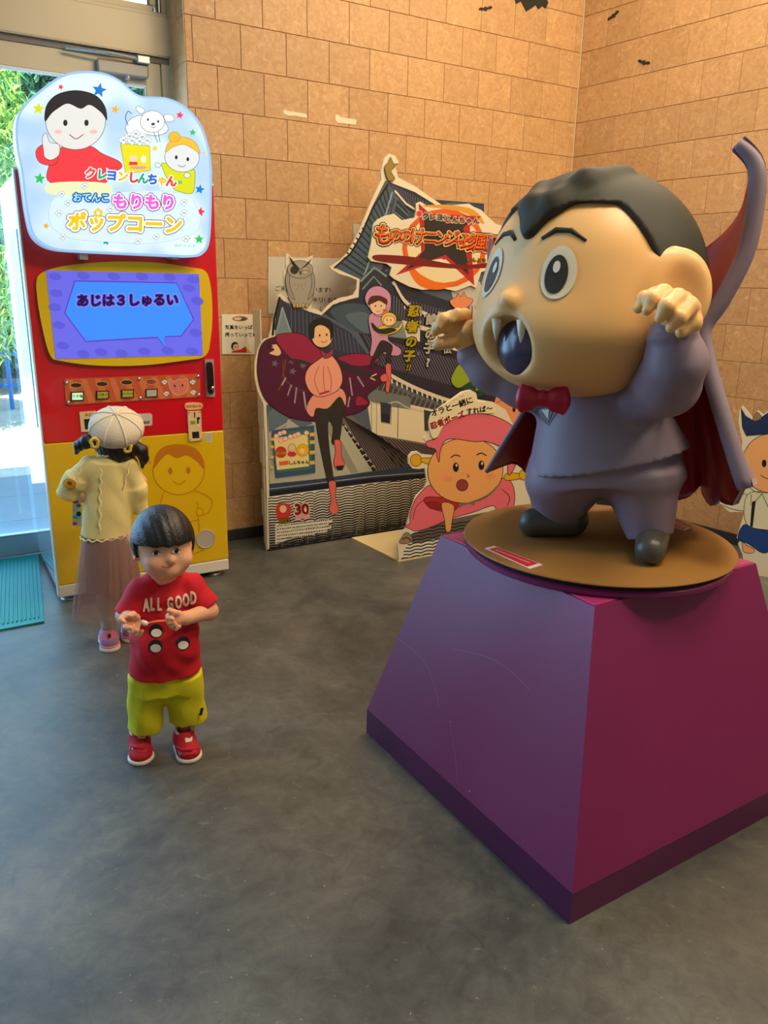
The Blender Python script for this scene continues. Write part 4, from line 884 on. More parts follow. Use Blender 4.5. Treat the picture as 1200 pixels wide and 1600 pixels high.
a.build('printed_castle_scene', board, kind='stuff')
# raised logo plate
lg = [(583, 351), (590, 343), (602, 337), (616, 334), (628, 344), (648, 340), (650, 330), (650, 318), (657, 315), (668, 322), (690, 321), (712, 320), (733, 318), (740, 323), (752, 328), (764, 340), (775, 350), (784, 352), (786, 380), (784, 400), (770, 420), (752, 425), (744, 450), (735, 446), (712, 455), (690, 450), (660, 453), (640, 448), (616, 436), (609, 430), (612, 418), (604, 412), (580, 408), (575, 402), (580, 380)]
LD = BD+.012; lp = cutout('logo_plate', lg, W(0, LD, 0), N1, .011, [M_board]*2, cs)
a = Art(W(0, LD, 0), N1)
a.ell(694, 388, 66, 62, (214, 96, 36)); a.ell(694, 388, 58, 54, (228, 208, 160)); a.smooth([(640, 420), (680, 440), (720, 440), (750, 410), (730, 432), (690, 452), (655, 446)], (226, 110, 30)); a.smooth([(660, 322), (700, 320), (740, 328), (756, 350), (720, 330)], (210, 150, 50))
a.poly([(654, 318), (672, 334), (752, 338), (734, 354), (741, 446), (696, 405), (618, 430), (658, 394)], (180, 44, 40)); a.poly([(662, 330), (676, 338), (740, 341), (724, 356), (732, 430), (696, 398), (634, 422), (664, 390)], (50, 44, 40))
a.poly([(666, 408), (690, 404), (716, 424), (690, 416)], (232, 220, 190))
a.text('クレヨン', 681, 339, 11, (44, 40, 44), 4, .03, outlines=[(.16, CR)]); a.text('しんちゃん', 722, 344, 11, (200, 36, 44), 3, .03, outlines=[(.16, CR)]); a.ell(655, 334, 5, 5, (210, 60, 60), 0, CR, .8)
lt = [('も', 598, 367, 36), ('の', 616, 368, 25), ('の', 633, 369, 25), ('け', 651, 370, 30), ('ニ', 672, 371, 25), ('ン', 689, 372, 26), ('ジ', 704, 373, 28), ('ャ', 716, 378, 22), ('珍', 732, 379, 30), ('風', 751, 380, 30), ('伝', 769, 381, 28)]
a.smooth([(582, 400), (600, 398), (650, 402), (720, 414), (782, 408), (780, 416), (720, 420), (640, 414), (590, 408)], (120, 30, 24))
l0 = a.lift
for o_, c_, in ((.14, LN), (.09, (244, 224, 160)), (.04, (206, 50, 30))):
    for ch, x, y, z_ in lt:
        for k_ in range(10): a.lift = l0; a._t(ch, x+o_*z_*math.cos(k_*.628), y+o_*z_*math.sin(k_*.628), z_, c_, 3, .0, .9, .12)
    l0 += a.step
a.lift = l0
for ch, x, y, z_ in lt: a.lift = l0; a._t(ch, x+.4, y-1.4, z_*.93, (240, 120, 30), 3, -.006, .9, .12)
a.lift = l0+a.step
for i, ch in enumerate('ちんぷうでん'): a.text(ch, 732+i*8, 406+i*.4, 6.4, (240, 180, 50), 2, .03, outlines=[(.14, LN)])
a.build('logo_lettering', lp, kind='stuff')
# box sides folded back at the left, with slots
for z0_, z1_, s_, dd in ((0, .16, .012, .02), (.16, .30, -.005, .02), (.30, .45, .012, .02), (.45, .66, -.012, .02), (.66, .95, -.02, .02), (.95, 1.12, -.035, .02), (1.12, 1.24, -.05, .02)):
    e0, e1 = .016, .062+s_*.45; zb, zt = z0_+.002, z1_-.002
    MB().hexa([W(e0, BD-.011, zb), W(e0+.006, BD-.011, zb), W(e1+.006, .09, zb), W(e1, .09, zb), W(e0, BD-.011, zt), W(e0+.006, BD-.011, zt), W(e1+.006, .09, zt), W(e1, .09, zt)]).build('side_flap', mat('pale_card', (206, 194, 170), .7), cs)
MB().wbox(.3, .31, .03, BD-.01, 0, 1.0).build('support_panel', M_board, cs); MB().wbox(1.2, 1.21, .03, BD-.01, 0, 1.0).build('support_panel', M_board, cs)
# base card on the floor
fc = MB(); q0 = floor_pt(549, 842); q1 = floor_pt(622.5, 878); e_ = W1*1.15
fc.hexa([q1, q1+e_, q0+e_, q0, q1+[0, 0, .008], q1+e_+[0, 0, .008], q0+e_+[0, 0, .008], q0+[0, 0, .008]])
fc.build('base_card', mat('tan_card', (226, 204, 150), .6), cs)

# ------------------------------------------------------------------ pink ninja child standee
PP = q1-N1*.002; ks = thing('ninja_child_standee', q1+W1*.35-N1*.03, 'cardboard cut-out of a crouching child in a pink hood under a speech bubble', 'cut-out display')
def kpx(s, z):
    p = PP+W1*s+np.array([0, 0, z])-EYE; c = np.array([p@RT, p@UP, p@FW]); return (600+F_PX*c[0]/c[2], 800-F_PX*c[1]/c[2])
kout = [kpx(.004, .010), (621, 850), (627, 838), (635, 822), (641, 800), (650, 775), (664, 762), (667, 752), (665, 740), (664, 731), (655, 733), (645, 732), (638, 724), (638, 713), (644, 706), (652, 705), (660, 710), (684, 712), (686, 700), (668, 694), (662, 685), (666, 680), (671, 672), (670, 660), (675, 645), (700, 628), (722, 612), (735, 609), (744, 614), (746, 624), (770, 628), (790, 640), (800, 660), (818, 680), (822, 700), (830, 730), (828, 760), (850, 780), (850, 800), kpx(.85, .010)]
kb = cutout('figure_board', kout, PP, N1, .01, [M_board, M_board], ks)
a = Art(PP, N1); PK = (226, 104, 116)
a.poly([kpx(.01, .012), (628, 845), (640, 826), (700, 806), (800, 800), (846, 800), kpx(.84, .012)], (222, 214, 192))
a.poly([(640, 836), (700, 812), (770, 798), (840, 800), (840, 830), (700, 838), (645, 850)], (104, 92, 82))
for r in range(9):
    z_ = .004+r*.018; P = []
    for i in range(70):
        s_ = .006+i*.83/69; q = (s_/.07) % 1; P.append(kpx(s_, z_+.007*math.sin(q*math.pi)+.004))
    a.line([p for p in P if p[0] > 625+r*2.5], 1.9, (26, 26, 30)); a.lift -= a.step*.9
a.lift += a.step
a.smooth([(626, 842), (634, 832), (642, 836), (644, 846), (632, 850), (624, 848)], (150, 124, 100), LN, .8); a.curve([(628, 843), (636, 840), (643, 846)], 1.6, LN)
a.smooth([(631, 822), (640, 826), (650, 830), (672, 824), (700, 812), (740, 800), (770, 790), (778, 800), (800, 796), (804, 770), (796, 750), (780, 748), (740, 760), (700, 768), (672, 758), (652, 776), (641, 800), (640, 818)], PK, LN, 1)
a.curve([(645, 812), (650, 792), (664, 780)], .9, LN)
a.ell(650, 719, 9, 9.6, (222, 166, 22), 0, LN, .9); a.smooth([(659, 716), (680, 716), (686, 722), (682, 728), (660, 722)], (222, 166, 22), LN, .9); a.smooth([(790, 740), (812, 740), (812, 748), (790, 750)], (222, 166, 22), LN, .9); a.ell(818, 742, 7, 8, (222, 166, 22), 0, LN, .9)
a.smooth([(662, 782), (672, 776), (716, 782), (714, 794), (700, 800), (674, 794)], (176, 44, 46), LN, .9); a.smooth([(666, 786), (680, 784), (690, 790), (686, 796), (672, 794)], (150, 34, 36), LN, .7)
a.smooth([(690, 786), (709, 790), (706, 815), (704, 829), (697, 830), (694, 810)], (228, 160, 92), LN, .9)
a.ell(727, 735, 59, 51, (232, 162, 92), -.12, LN, 1.1, 40)
a.smooth([(666, 690), (682, 684), (692, 664), (715, 650), (752, 646), (784, 655), (806, 672), (812, 700), (804, 730), (794, 742), (792, 716), (784, 700), (760, 690), (740, 690), (700, 686), (688, 704), (686, 722), (682, 712), (680, 702), (668, 698)], PK, LN, 1.1)
a.ell(712, 730, 4.6, 7.4, LN); a.ell(752, 727, 4.6, 7.4, LN); a.ell(713, 727, 1.5, 2.4, CR); a.ell(753, 724, 1.5, 2.4, CR); a.curve([(704, 715), (711, 711), (719, 713)], 1.8, LN); a.curve([(744, 711), (752, 708), (760, 712)], 1.8, LN)
a.ell(722, 758, 9, 9, (150, 60, 56), .3, LN, 1); a.curve([(729, 741), (733, 744), (729, 746)], 1, LN); a.ell(700, 748, 7, 4, (236, 140, 100)); a.ell(766, 744, 7, 4, (236, 140, 100))
a.curve([(718, 790), (744, 782), (764, 772), (780, 756)], 2.6, (120, 112, 92)); a.poly([(716, 787), (726, 786), (718, 794)], (120, 112, 92)); a.poly([(732, 785), (744, 781), (740, 790)], (120, 112, 92)); a.curve([(784, 764), (796, 776), (792, 790)], .9, LN)
a.build('printed_child', kb, kind='stuff')
bub = spl([(672, 674), (670, 658), (676, 644), (698, 630), (722, 614), (734, 611), (742, 617), (744, 627), (764, 628), (772, 634), (772, 645), (740, 646), (714, 652), (694, 664), (684, 682), (676, 684)], True, 4)
bu = cutout('speech_bubble', bub, PP+N1*.006, N1, .005, [mat('bubble_cream', (228, 212, 168), .6)]*2, ks)
a = Art(PP+N1*.006, N1)
a.text('オラと一緒に', 706, 635.5, 11.6, K, -19, .035); a.text('忍者ポーズ', 699, 656.5, 11.5, (206, 30, 34), -21, .04); a.text('すれば〜', 749, 640.5, 10.5, K, -8, .035)
for ch, x, y in (('いっ', 711, 624.5), ('しょ', 721, 619), ('にん', 681, 661), ('じゃ', 690, 653)): a.text(ch, x, y, 3.6, (120, 60, 50), -19, .01)
a.build('bubble_lettering', bu, kind='stuff')
MB().hexa([PP+W1*.3-N1*.012, PP+W1*.36-N1*.012, PP+W1*.36-N1*.3, PP+W1*.3-N1*.3, PP+W1*.32-N1*.012+[0, 0, .5], PP+W1*.33-N1*.012+[0, 0, .5], PP+W1*.33-N1*.03+[0, 0, .5], PP+W1*.32-N1*.03+[0, 0, .5]]).build('rear_prop', M_board, ks)
# little board behind: peach block and yellow lettering strip
bs = thing('lettering_board', W(1.35, .40, 0), 'small board with yellow and red lettering glimpsed between the statue legs and the pink hood', 'cut-out display')
QP = W(0, .42, 0); cutout('board', [(776, 618), (826, 618), (830, 700), (880, 720), (905, 742), (912, 786), (800, 800), (778, 760)], QP, N1, .01, [M_board]*2, bs)
MB().wbox(1.38, 1.42, .30, .405, .0, .5).build('stand', M_board, bs)
a = Art(QP, N1); a.smooth([(774, 622), (784, 616), (826, 618), (826, 660), (796, 662), (772, 650)], (222, 142, 92), LN, .9); a.ell(784, 641, 2.4, 4, LN); a.ell(803, 640, 2.4, 4, LN); a.curve([(776, 630), (784, 626), (792, 630)], .8, LN)
a.smooth([(800, 744), (830, 742), (860, 748), (866, 775), (840, 790), (806, 790)], (222, 196, 60), LN, 1); a.text('ざるリ', 824, 777, 15, LN, -4, .05, outlines=[(.12, (232, 206, 60))]); a.poly([(806, 756), (820, 750), (822, 760), (808, 766)], (196, 40, 30)); a.poly([(826, 754), (846, 750), (840, 760)], (196, 40, 30))
a.poly([(896, 740), (950, 748), (952, 790), (904, 784)], CR); 
a.build('printed_lettering', bs, kind='stuff')

# ------------------------------------------------------------------ right-hand standee
RP = floor_pt(1200, 902); rs = thing('headscarf_child_standee', RP+np.array([.05, .02, 0]), 'cardboard cut-out of a child in a navy headscarf and white smock, right of the statue', 'cut-out display')
rn = unit(N2*.8+np.array([0, -1, 0])*.6)
ro = [(1196, 906), (1170, 890), (1161, 873), (1160, 866), (1153, 850), (1155, 846), (1151, 840), (1163, 800), (1140, 800), (1128, 790), (1114, 786), (1108, 778), (1120, 760), (1160, 740), (1158, 710), (1160, 690), (1154, 660), (1156, 640), (1160, 634), (1166, 640), (1177, 654), (1184, 641), (1192, 648), (1204, 640), (1216, 652), (1240, 690), (1250, 740), (1245, 800), (1262, 850), (1262, 915), (1250, 935)]
rb = cutout('figure_board', ro, RP, rn, .01, [M_board]*2, rs)
a = Art(RP, rn); NV = (30, 48, 84)
a.poly([(1198, 902), (1172, 886), (1165, 868), (1163, 850), (1180, 830), (1250, 850), (1258, 912)], (216, 206, 178)); a.smooth([(1116, 782), (1134, 776), (1166, 772), (1168, 796), (1158, 798), (1140, 794)], (216, 206, 178), LN, .9)
a.smooth([(1166, 776), (1190, 768), (1240, 776), (1244, 826), (1200, 828), (1166, 818)], (214, 208, 172), LN, .9); a.poly([(1175, 784), (1181, 782), (1176, 824), (1172, 822)], (30, 28, 26)); a.line([(1190, 772), (1180, 784), (1173, 790), (1174, 772)], 1, LN); a.line([(1190, 770), (1200, 792)], 1, LN)
a.smooth([(1160, 846), (1164, 850), (1178, 858), (1176, 864), (1162, 862)], (232, 160, 100), LN, .9)
a.smooth([(1162, 820), (1180, 826), (1210, 830), (1246, 828), (1250, 850), (1210, 858), (1192, 864), (1170, 850), (1153, 842)], (30, 62, 122), LN, 1)
a.ell(1204, 724, 44, 46, (232, 166, 104), 0, LN, 1, 40); a.ell(1194, 724, 3.6, 6, LN); a.ell(1226, 724, 3.6, 6, LN); a.curve([(1188, 742), (1200, 748), (1212, 744)], 1.4, (130, 60, 46)); a.curve([(1166, 756), (1180, 768), (1200, 770)], 1, LN)
a.poly([(1158, 638), (1165, 650), (1180, 659), (1204, 642), (1230, 660), (1248, 690), (1200, 678), (1166, 681), (1160, 668)], NV, LN, .8); a.smooth([(1176, 656), (1183, 644), (1190, 652), (1184, 657)], (150, 116, 84), LN, .7)
a.build('printed_child', rb, kind='stuff')
q_ = RP-rn*.012+unit(np.cross([0, 0, 1], rn))*0; 
MB().hexa([q_, q_+[.03, 0, 0], q_+[.03, 0, 0]-rn*.2, q_-rn*.2, q_+[0, 0, .4], q_+[.03, 0, .4], q_+[.03, 0, .4]-rn*.02, q_+[0, 0, .4]-rn*.02]).build('rear_prop', M_board, rs)
# ------------------------------------------------------------------ pedestal
Fc = np.array([.428, 1.398, 0]); _a = math.radians(-31.8); P1 = np.array([math.sin(_a), math.cos(_a), 0]); P2 = np.array([P1[1], -P1[0], 0])
PB = Fc+.447*(P1+P2); PT = np.array([.486, 1.644, 0])+.303*(P1+P2); HT = .657
M_pur = mat('plum_paint', (122, 24, 82), .42, var=.05, vscale=3, bump=.05, bscale=200); M_purd = mat('dark_plum_paint', (88, 24, 70), .45, var=.08, vscale=6)
pd = thing('pedestal', PB, 'plum purple pedestal in the shape of a cut-off pyramid carrying the caped statue', 'pedestal')
def sq(c, h, z): return [c+(-P1-P2)*h+[0, 0, z], c+(P2-P1)*h+[0, 0, z], c+(P1+P2)*h+[0, 0, z], c+(P1-P2)*h+[0, 0, z]]
MB().hexa(sq(PB, .447, 0)+sq(PB, .4465, .082)).build('plinth_band', M_purd, pd)
m = MB(); lo, hi = sq(PB, .4455, .082), sq(PT, .303, HT); m.hexa(lo+hi).build('tapered_body', M_pur, pd)
tpn = MB(); tpn.hexa(sq(PT, .296, HT-.001)+sq(PT, .294, HT+.002)).build('top_panel', mat('magenta_paint', (170, 44, 104), .45), pd)
# long faint scratches on the left face
fn = np.cross(hi[0]-lo[0], hi[3]-lo[0]); fn /= np.linalg.norm(fn); fn = fn if fn@(EYE-lo[0]) > 0 else -fn
a = Art(lo[0], fn, start=.0004); SCR = (140, 92, 124)
a.curve([(620, 996), (660, 1030), (680, 1075), (686, 1105)], .7, SCR); a.curve([(708, 1014), (760, 1026), (800, 1050), (828, 1080)], .7, SCR); a.line([(703, 1128), (710, 1170), (716, 1226)], .6, SCR); a.ell(704, 1128, 1.6, 1.6, SCR); a.ell(692, 1158, 1, 1, SCR); a.ell(734, 1236, 1.2, 1, (210, 130, 180))
a.build('scratch', pd)
DC = np.array([.588, 2.045, 0]); b_st = unit([DC[0], DC[1], 0])
MB().lathe(DC+[0, 0, HT+.002], [(.352, 0), (.357, .004), (.357, .014), (.352, .018)], n=72).build('lower_disc', mat('plum_disc', (128, 30, 90), .35), pd, smooth=False)
gd = thing('display_disc', DC+np.array([0, 0, HT+.02]), 'round golden brown board lying on the plum pedestal under the statue', 'base board')
MB().lathe(DC+[0, 0, HT+.02], [(.352, 0), (.352, .012)], n=72).build('shadow_gap_ring', mat('gap_shade_black', (22, 20, 20), .9), gd)  # near-black colour paints the shade in the gap under the golden board
MB().lathe(DC+[0, 0, HT+.032], [(.362, 0), (.364, .003), (.362, .006), (.001, .006)], n=96).build('board', mat('golden_brown_board', (150, 104, 44), .55, var=.06, vscale=3, bump=.06, bscale=150), gd)
ZD = HT+.038
for q, lab in (([(757.5, 857), (772, 853.5), (848, 883), (828, 889)], 'red sticker strip with white border at the front of the round board'), ([(1042, 814), (1052, 814), (1079, 825), (1070, 829), (1040, 822)], 'red sticker strip with white border at the back right of the round board')):
    pts = [floor_pt(x, y, ZD) for x, y in q]; c = sum(pts)/len(pts); k = len(pts)
    st = thing('caution_sticker', c, lab, 'sticker')
    up_ = np.array([0, 0, .0012]); MB().add(pts+[p+up_ for p in pts], [list(range(k, 2*k))]+[(i, (i+1) % k, (i+1) % k+k, i+k) for i in range(k)]).build('border', mat('sticker_white', (236, 220, 214), .4), st)
    inn_ = [c+(p-c)*.86+up_*1.4 for p in pts]; MB().add(inn_, [list(range(k))]).build('red_field', mat('sticker_red', (214, 34, 44), .35), st)
    ax_ = (pts[2]-pts[1]) if k == 4 else (pts[2]-pts[1]); mb = MB(); rr_ = np.random.RandomState(3); L_ = np.linalg.norm(ax_); u_ = ax_/L_; v_ = np.cross([0, 0, 1], u_)
    x = -.34*L_
    while x < .34*L_:
        w_ = rr_.uniform(.003, .006); p0 = c+u_*x+up_*1.8; mb.add([p0-v_*.0028, p0+u_*w_-v_*.0028, p0+u_*w_+v_*.0028, p0+v_*.0028], [(0, 1, 2, 3)]); x += w_+.0016
    mb.build('fine_print', mat('pale_red_print', (240, 170, 170), .5), st)

# ------------------------------------------------------------------ statue: a plain caped vampire child, generic
SC = np.array([.592, 2.03, 0]); S = Fr(SC, b_st); tw = -b_st; rg = np.array([b_st[1], -b_st[0], 0])
ph = math.radians(36); LF = rg*math.cos(ph)+tw*math.sin(ph); G = -rg*math.sin(ph)+tw*math.cos(ph); Z = np.array([0, 0, 1.])
AX = np.stack([LF, G, Z])
st = thing('vampire_statue', np.array([SC[0], SC[1], ZD]), 'large painted statue of a big-headed vampire child in lilac suit and red-lined cape, arms raised', 'statue')
M_skin = mat('statue_skin', (240, 188, 120), .4, var=.02, vscale=3); M_suit = mat('lilac_grey_paint', (136, 120, 134), .5, var=.03, vscale=4); M_hairs = mat('olive_black_paint', (50, 49, 38), .6, spec=.35)
M_shoe = mat('statue_shoe_paint', (72, 72, 62), .38); M_redc = mat('crimson_paint', (158, 4, 30), .45); M_tie = mat('bow_red', (176, 8, 44), .32); M_fang = mat('fang_ivory', (232, 220, 190), .35)
hc = S(921, 449, 0)
hd_ = SDF(.0065, .05)
hd_.ell(hc, (.272, .262, .266), AX); hd_.ell(hc+G*.055-Z*.105, (.248, .240, .148), AX, k=.08); hd_.ell(hc+G*.165-Z*.115, (.150, .125, .112), AX, k=.06)
hd_.ell(hc+G*.288-Z*.035, (.028, .028, .024), AX, k=.02)             # nose
mo = hc+G*.298-Z*.140
hd_.ell(mo+G*.01, (.074, .085, .074), AX, 's', .02)                    # open mouth
for sg_ in (1, -1):
    ec = hc+LF*sg_*.272-Z*.015+G*.045; ea = np.stack([unit(LF*sg_*.8+G*.55), unit(G*.8-LF*sg_*.55), Z])
    hd_.ell(ec, (.036, .085, .102), ea, k=.03); hd_.ell(ec+ea[0]*.036+ea[1]*-.008, (.020, .056, .074), ea, 's', .015)
o, HV, HF = organic('head', hd_, [M_skin], st); HB = bvh_of(HV, HF)
MOi = SDF(.006, .01); MOi.ell(mo-G*.072, (.083, .05, .083), AX); organic('mouth_lining', MOi, [mat('dark_violet_gloss', (66, 56, 76), .18)], st)
for sg_ in (1, -1):
    f = MB(); base = mo+LF*sg_*.040+Z*.064-G*.012; f.tube([base, base-Z*.03, base-Z*.052], [.013, .008, .0012], 12); f.build('fang', M_fang, st, smooth=True)
def hairf(X):
    q = X-hc; l = q@LF; g = q@G; h = q@Z
    d = (np.linalg.norm(q/np.array([1, 1, 1]), axis=-1))
    e = np.sqrt((l/.283)**2+(g/.275)**2+(h/.279)**2); shell = (e-1)*.29
    hl = .165+.020*np.clip(g/.2, 0, 1)-.065*np.exp(-(l/.045)**2)*(g > 0)
    top = hl-h
    side = np.maximum(np.maximum(g-(.125-.28*np.clip(.17-h, 0, 1)), -.02-h-.0*g), -1)      # in front of / below the sideburn
    back = np.maximum(g+.05, -.16-h)
    cut = np.minimum(np.minimum(top, side), back)
    return np.maximum(shell, cut)
hs = SDF(.006, .004); hs.add(hairf, hc-.32, hc+.32)
hs.P[0] = (hs.P[0][0], hs.P[0][1], hs.P[0][2], 'u', .0)
hs.chain([hc+G*.222+Z*.120, hc+G*.195+Z*.180+LF*.03, hc+G*.13+Z*.232+LF*.07, hc+G*.02+Z*.262+LF*.09], [.014, .022, .022, .010], k=.035); hs.chain([hc+G*.222+Z*.120, hc+G*.195+Z*.180-LF*.03, hc+G*.13+Z*.228-LF*.07], [.014, .020, .010], k=.035)
organic('hair', hs, [M_hairs], st)
# swept front tuft and thin eyebrows
def on_head(az, h, r=.0):
    """point on the head surface at an azimuth from the face direction and a height"""
    dv = Vector(G*math.cos(az)+LF*math.sin(az)); o_ = Vector(hc+Z*h); loc, nr, i, ds = HB.ray_cast(o_+dv*.9, -dv); return np.array(loc)+np.array(dv)*r
for sg_ in (1, -1):
    br = MB(); br.tube([on_head(sg_*x, y, .001) for x, y in ((.17, .104), (.30, .122), (.45, .120), (.60, .098))], [.004, .007, .006, .003], 10); br.build('eyebrow', M_hairs, st, smooth=True)
class HeadArt(Art):
    def pt(s, az, h): return on_head(az, h, s.lift)
ha = HeadArt(start=.003, step=.0016)
for sg_ in (1, -1):
    ha.ell(sg_*.40, .030, .155, .058, (226, 216, 188), 0, n=28, rings=6); ha.lift += 0
    ha.ell(sg_*.385, .026, .098, .042, (50, 48, 44), 0, n=24, rings=5); ha.ell(sg_*.36+.02, .042, .032, .013, (232, 226, 204), 0, n=14, rings=3); ha.lift -= .0048
    ha.build('painted_eye', st)
# suit: jacket + trousers + arms, one shell each
SD = S
jk = SDF(.006, .035)
cx_ = S(942, 700, 0)
neck = S(925, 612, 0); hip = S(950, 735, 0)
jk.ecap(S(948, 718, 0), S(928, 600, 0), (.212, .165), (.135, .115), rg, k=.03)
jk.cap(S(868, 722, .17), S(884, 706, .20), .03, .004, 's', .004)
def shp(l, g, z): return SC+LF*l+G*g+Z*z
zs = S(940, 622, 0)[2]
# arm on the viewer's right (raised, elbow bent, near side)
jk.chain([S(995, 630, .06), S(1042, 600, .20), S(1056, 566, .26), S(1050, 524, .27)], [.058, .070, .062, .050], k=.03)
# arm on the viewer's left
jk.chain([S(868, 622, .02), S(815, 602, 0), S(765, 580, 0), S(738, 556, 0)], [.06, .056, .05, .042], k=.03)
jk.ecap(S(1051, 530, .27), S(1050, 519, .27), (.054, .054), (.056, .056), rg, k=.004)
jo, JV, JF_ = organic('suit_jacket', jk, [M_suit], st)
tr_ = SDF(.006, .03)
tr_.ecap(S(950, 745, 0), S(948, 700, 0), (.190, .145), (.188, .142), rg, k=.02)
tr_.ecap(S(868, 800, -.03), S(892, 735, -.01), (.070, .072), (.10, .11), rg, k=.05); tr_.ell(S(880, 752, 0), (.090, .098, .07), AX, k=.05)
tr_.ecap(S(1016, 838, .06), S(1002, 750, .03), (.058, .062), (.100, .105), rg, k=.05)
organic('suit_trousers', tr_, [M_suit], st)
# lapels and shirt
JB = bvh_of(JV, JF_.tolist())
a = Art(bvh=JB, start=.003); a.poly([(826, 622), (862, 618), (866, 636), (856, 662), (838, 645)], (96, 84, 100)); a.poly([(846, 640), (858, 640), (856, 655)], (230, 224, 210)); a.line([(826, 640), (856, 664), (872, 640)], 2.4, (112, 98, 114)); a.build('lapel_and_shirt', st)
# bow tie
bt = SDF(.004, .012); bc = S(848, 622, .205); bx = unit(rg*.86+tw*-.2-Z*.0+LF*.3)
bt.ell(bc, (.016, .018, .02)); 
for sg_ in (1, -1):
    ax2 = np.stack([bx, unit(np.cross(Z, bx)), Z]); bt.ell(bc+bx*sg_*.036-Z*.003, (.030, .020, .031), ax2, k=.008); bt.ell(bc+bx*sg_*.050-Z*.003, (.012, .016, .036), ax2, k=.01)
organic('bow_tie', bt, [M_tie], st)
# hands
def hand(name, palm, wrist, fingers, rp, mats=M_skin, vox=.004, r=.0165, thumb=None):
    h = SDF(vox, .012); h.cap(wrist, palm, rp*.82, rp, k=.02)
    for f_ in fingers: h.chain(f_, [r*1.12, r*1.05, r*.72][:len(f_)] if len(f_) == 3 else [r*1.15, r*1.1, r, r*.62], k=.007)
    if thumb is not None: h.chain(thumb, [r*1.2, r*1.1, r*.7], k=.01)
    return organic(name, h, [mats], st)
w0 = S(1050, 521, .27)
hand('hand', S(1058, 492, .285), w0, [
    [S(1040, 476, .29), S(1024, 463, .32), S(1008, 468, .35), S(997, 482, .36)],
    [S(1052, 470, .30), S(1036, 459, .345), S(1020, 468, .375), S(1011, 485, .385)],
    [S(1068, 470, .32), S(1058, 466, .375), S(1042, 480, .41), S(1031, 497, .415)],
    [S(1080, 482, .32), S(1076, 478, .37), S(1060, 496, .405), S(1048, 512, .41)]], .042, r=.0175,
    thumb=[S(1082, 498, .30), S(1081, 504, .35), S(1064, 519, .37)])
hand('hand', S(722, 522, 0), S(739, 553, 0), [
    [S(728, 508, .0), S(726, 493, .02), S(715, 492, .05), S(707, 500, .065)],
    [S(716, 508, .01), S(706, 496, .035), S(692, 499, .06), S(686, 510, .07)],
    [S(712, 516, .01), S(698, 510, .03), S(684, 512, .05), S(679, 520, .055)],
    [S(716, 530, .01), S(702, 534, .03), S(688, 537, .045), S(681, 541, .05)]], .036,
    thumb=[S(738, 520, .02), S(736, 512, .05), S(728, 516, .065)])
# shoes
for toe, heel, nm in (((812, 826, .02), (890, 812, -.02), 0), ((1014, 874, .16), (1020, 845, .05), 1)):
    sh_ = SDF(.005, .03); A_ = S(*toe); B_ = S(*heel); A_[2] = ZD+.036; B_[2] = ZD+.046
    if nm == 0: A_ = A_+rg*.035
    up2 = unit((A_-B_)*[1, 1, 0]); sh_.cap(B_, A_, *((.052, .040) if nm == 0 else (.043, .038))); 
    def cutf(X): return X[..., 2]-ZD
    sh_.add(lambda X: X[..., 2]-ZD, np.minimum(A_, B_)-.12, np.maximum(A_, B_)+.12, 's', .004)
    organic('shoe', sh_, [M_shoe], st)
# cape: control net from the viewer-right front edge round the back to the viewer-left front edge
rows = [
 [(1150, 226, .06), (1178, 262, .06), (1176, 330, .06), (1160, 400, .06), (1124, 470, .06), (1096, 515, .06), (1104, 575, .08), (1130, 670, .12), (1160, 772, .15)],
 [(1176, 250, .0), (1184, 290, -.01), (1172, 345, -.02), (1152, 400, -.03), (1122, 465, -.02), (1096, 520, 0), (1110, 590, .0), (1140, 690, .02), (1172, 765, .03)],
 [(1156, 338, -.12), (1146, 360, -.12), (1136, 390, -.12), (1122, 430, -.11), (1106, 475, -.09), (1088, 525, -.07), (1096, 600, -.12), (1112, 690, -.16), (1124, 784, -.18)],
 [(1092, 396, -.22), (1088, 415, -.22), (1084, 440, -.21), (1078, 470, -.19), (1070, 505, -.16), (1056, 540, -.13), (1070, 620, -.22), (1084, 700, -.27), (1092, 762, -.30)],
 [(1000, 440, -.33), (1000, 460, -.32), (1000, 480, -.30), (998, 505, -.26), (994, 530, -.21), (986, 556, -.17), (1010, 640, -.26), (1024, 710, -.31), (1034, 776, -.34)],
 [(920, 440, -.36), (920, 460, -.35), (920, 485, -.32), (920, 510, -.27), (920, 535, -.22), (920, 560, -.17), (945, 640, -.27), (955, 700, -.32), (960, 745, -.36)],
 [(845, 420, -.38), (845, 445, -.37), (848, 475, -.33), (856, 505, -.28), (864, 535, -.22), (872, 566, -.17), (868, 640, -.25), (862, 700, -.28), (852, 735, -.30)],
 [(792, 385, -.38), (792, 415, -.37), (798, 450, -.34), (812, 490, -.28), (830, 530, -.21), (846, 570, -.14), (836, 640, -.19), (824, 690, -.24), (806, 728, -.27)],
 [(768, 370, -.30), (765, 405, -.30), (772, 440, -.28), (796, 490, -.22), (822, 540, -.14), (842, 588, -.05), (820, 640, -.04), (790, 692, -.06), (760, 744, -.08)]]
NR = [[S(*p) for p in r_] for r_ in rows]
cols = [spl(r_, False, 5) for r_ in NR]; nv = len(cols[0]); surf = []
for j in range(nv): surf.append(spl([c_[j] for c_ in cols], False, 6))
nu = len(surf[0]); surf = np.array(surf)         # [v][u]
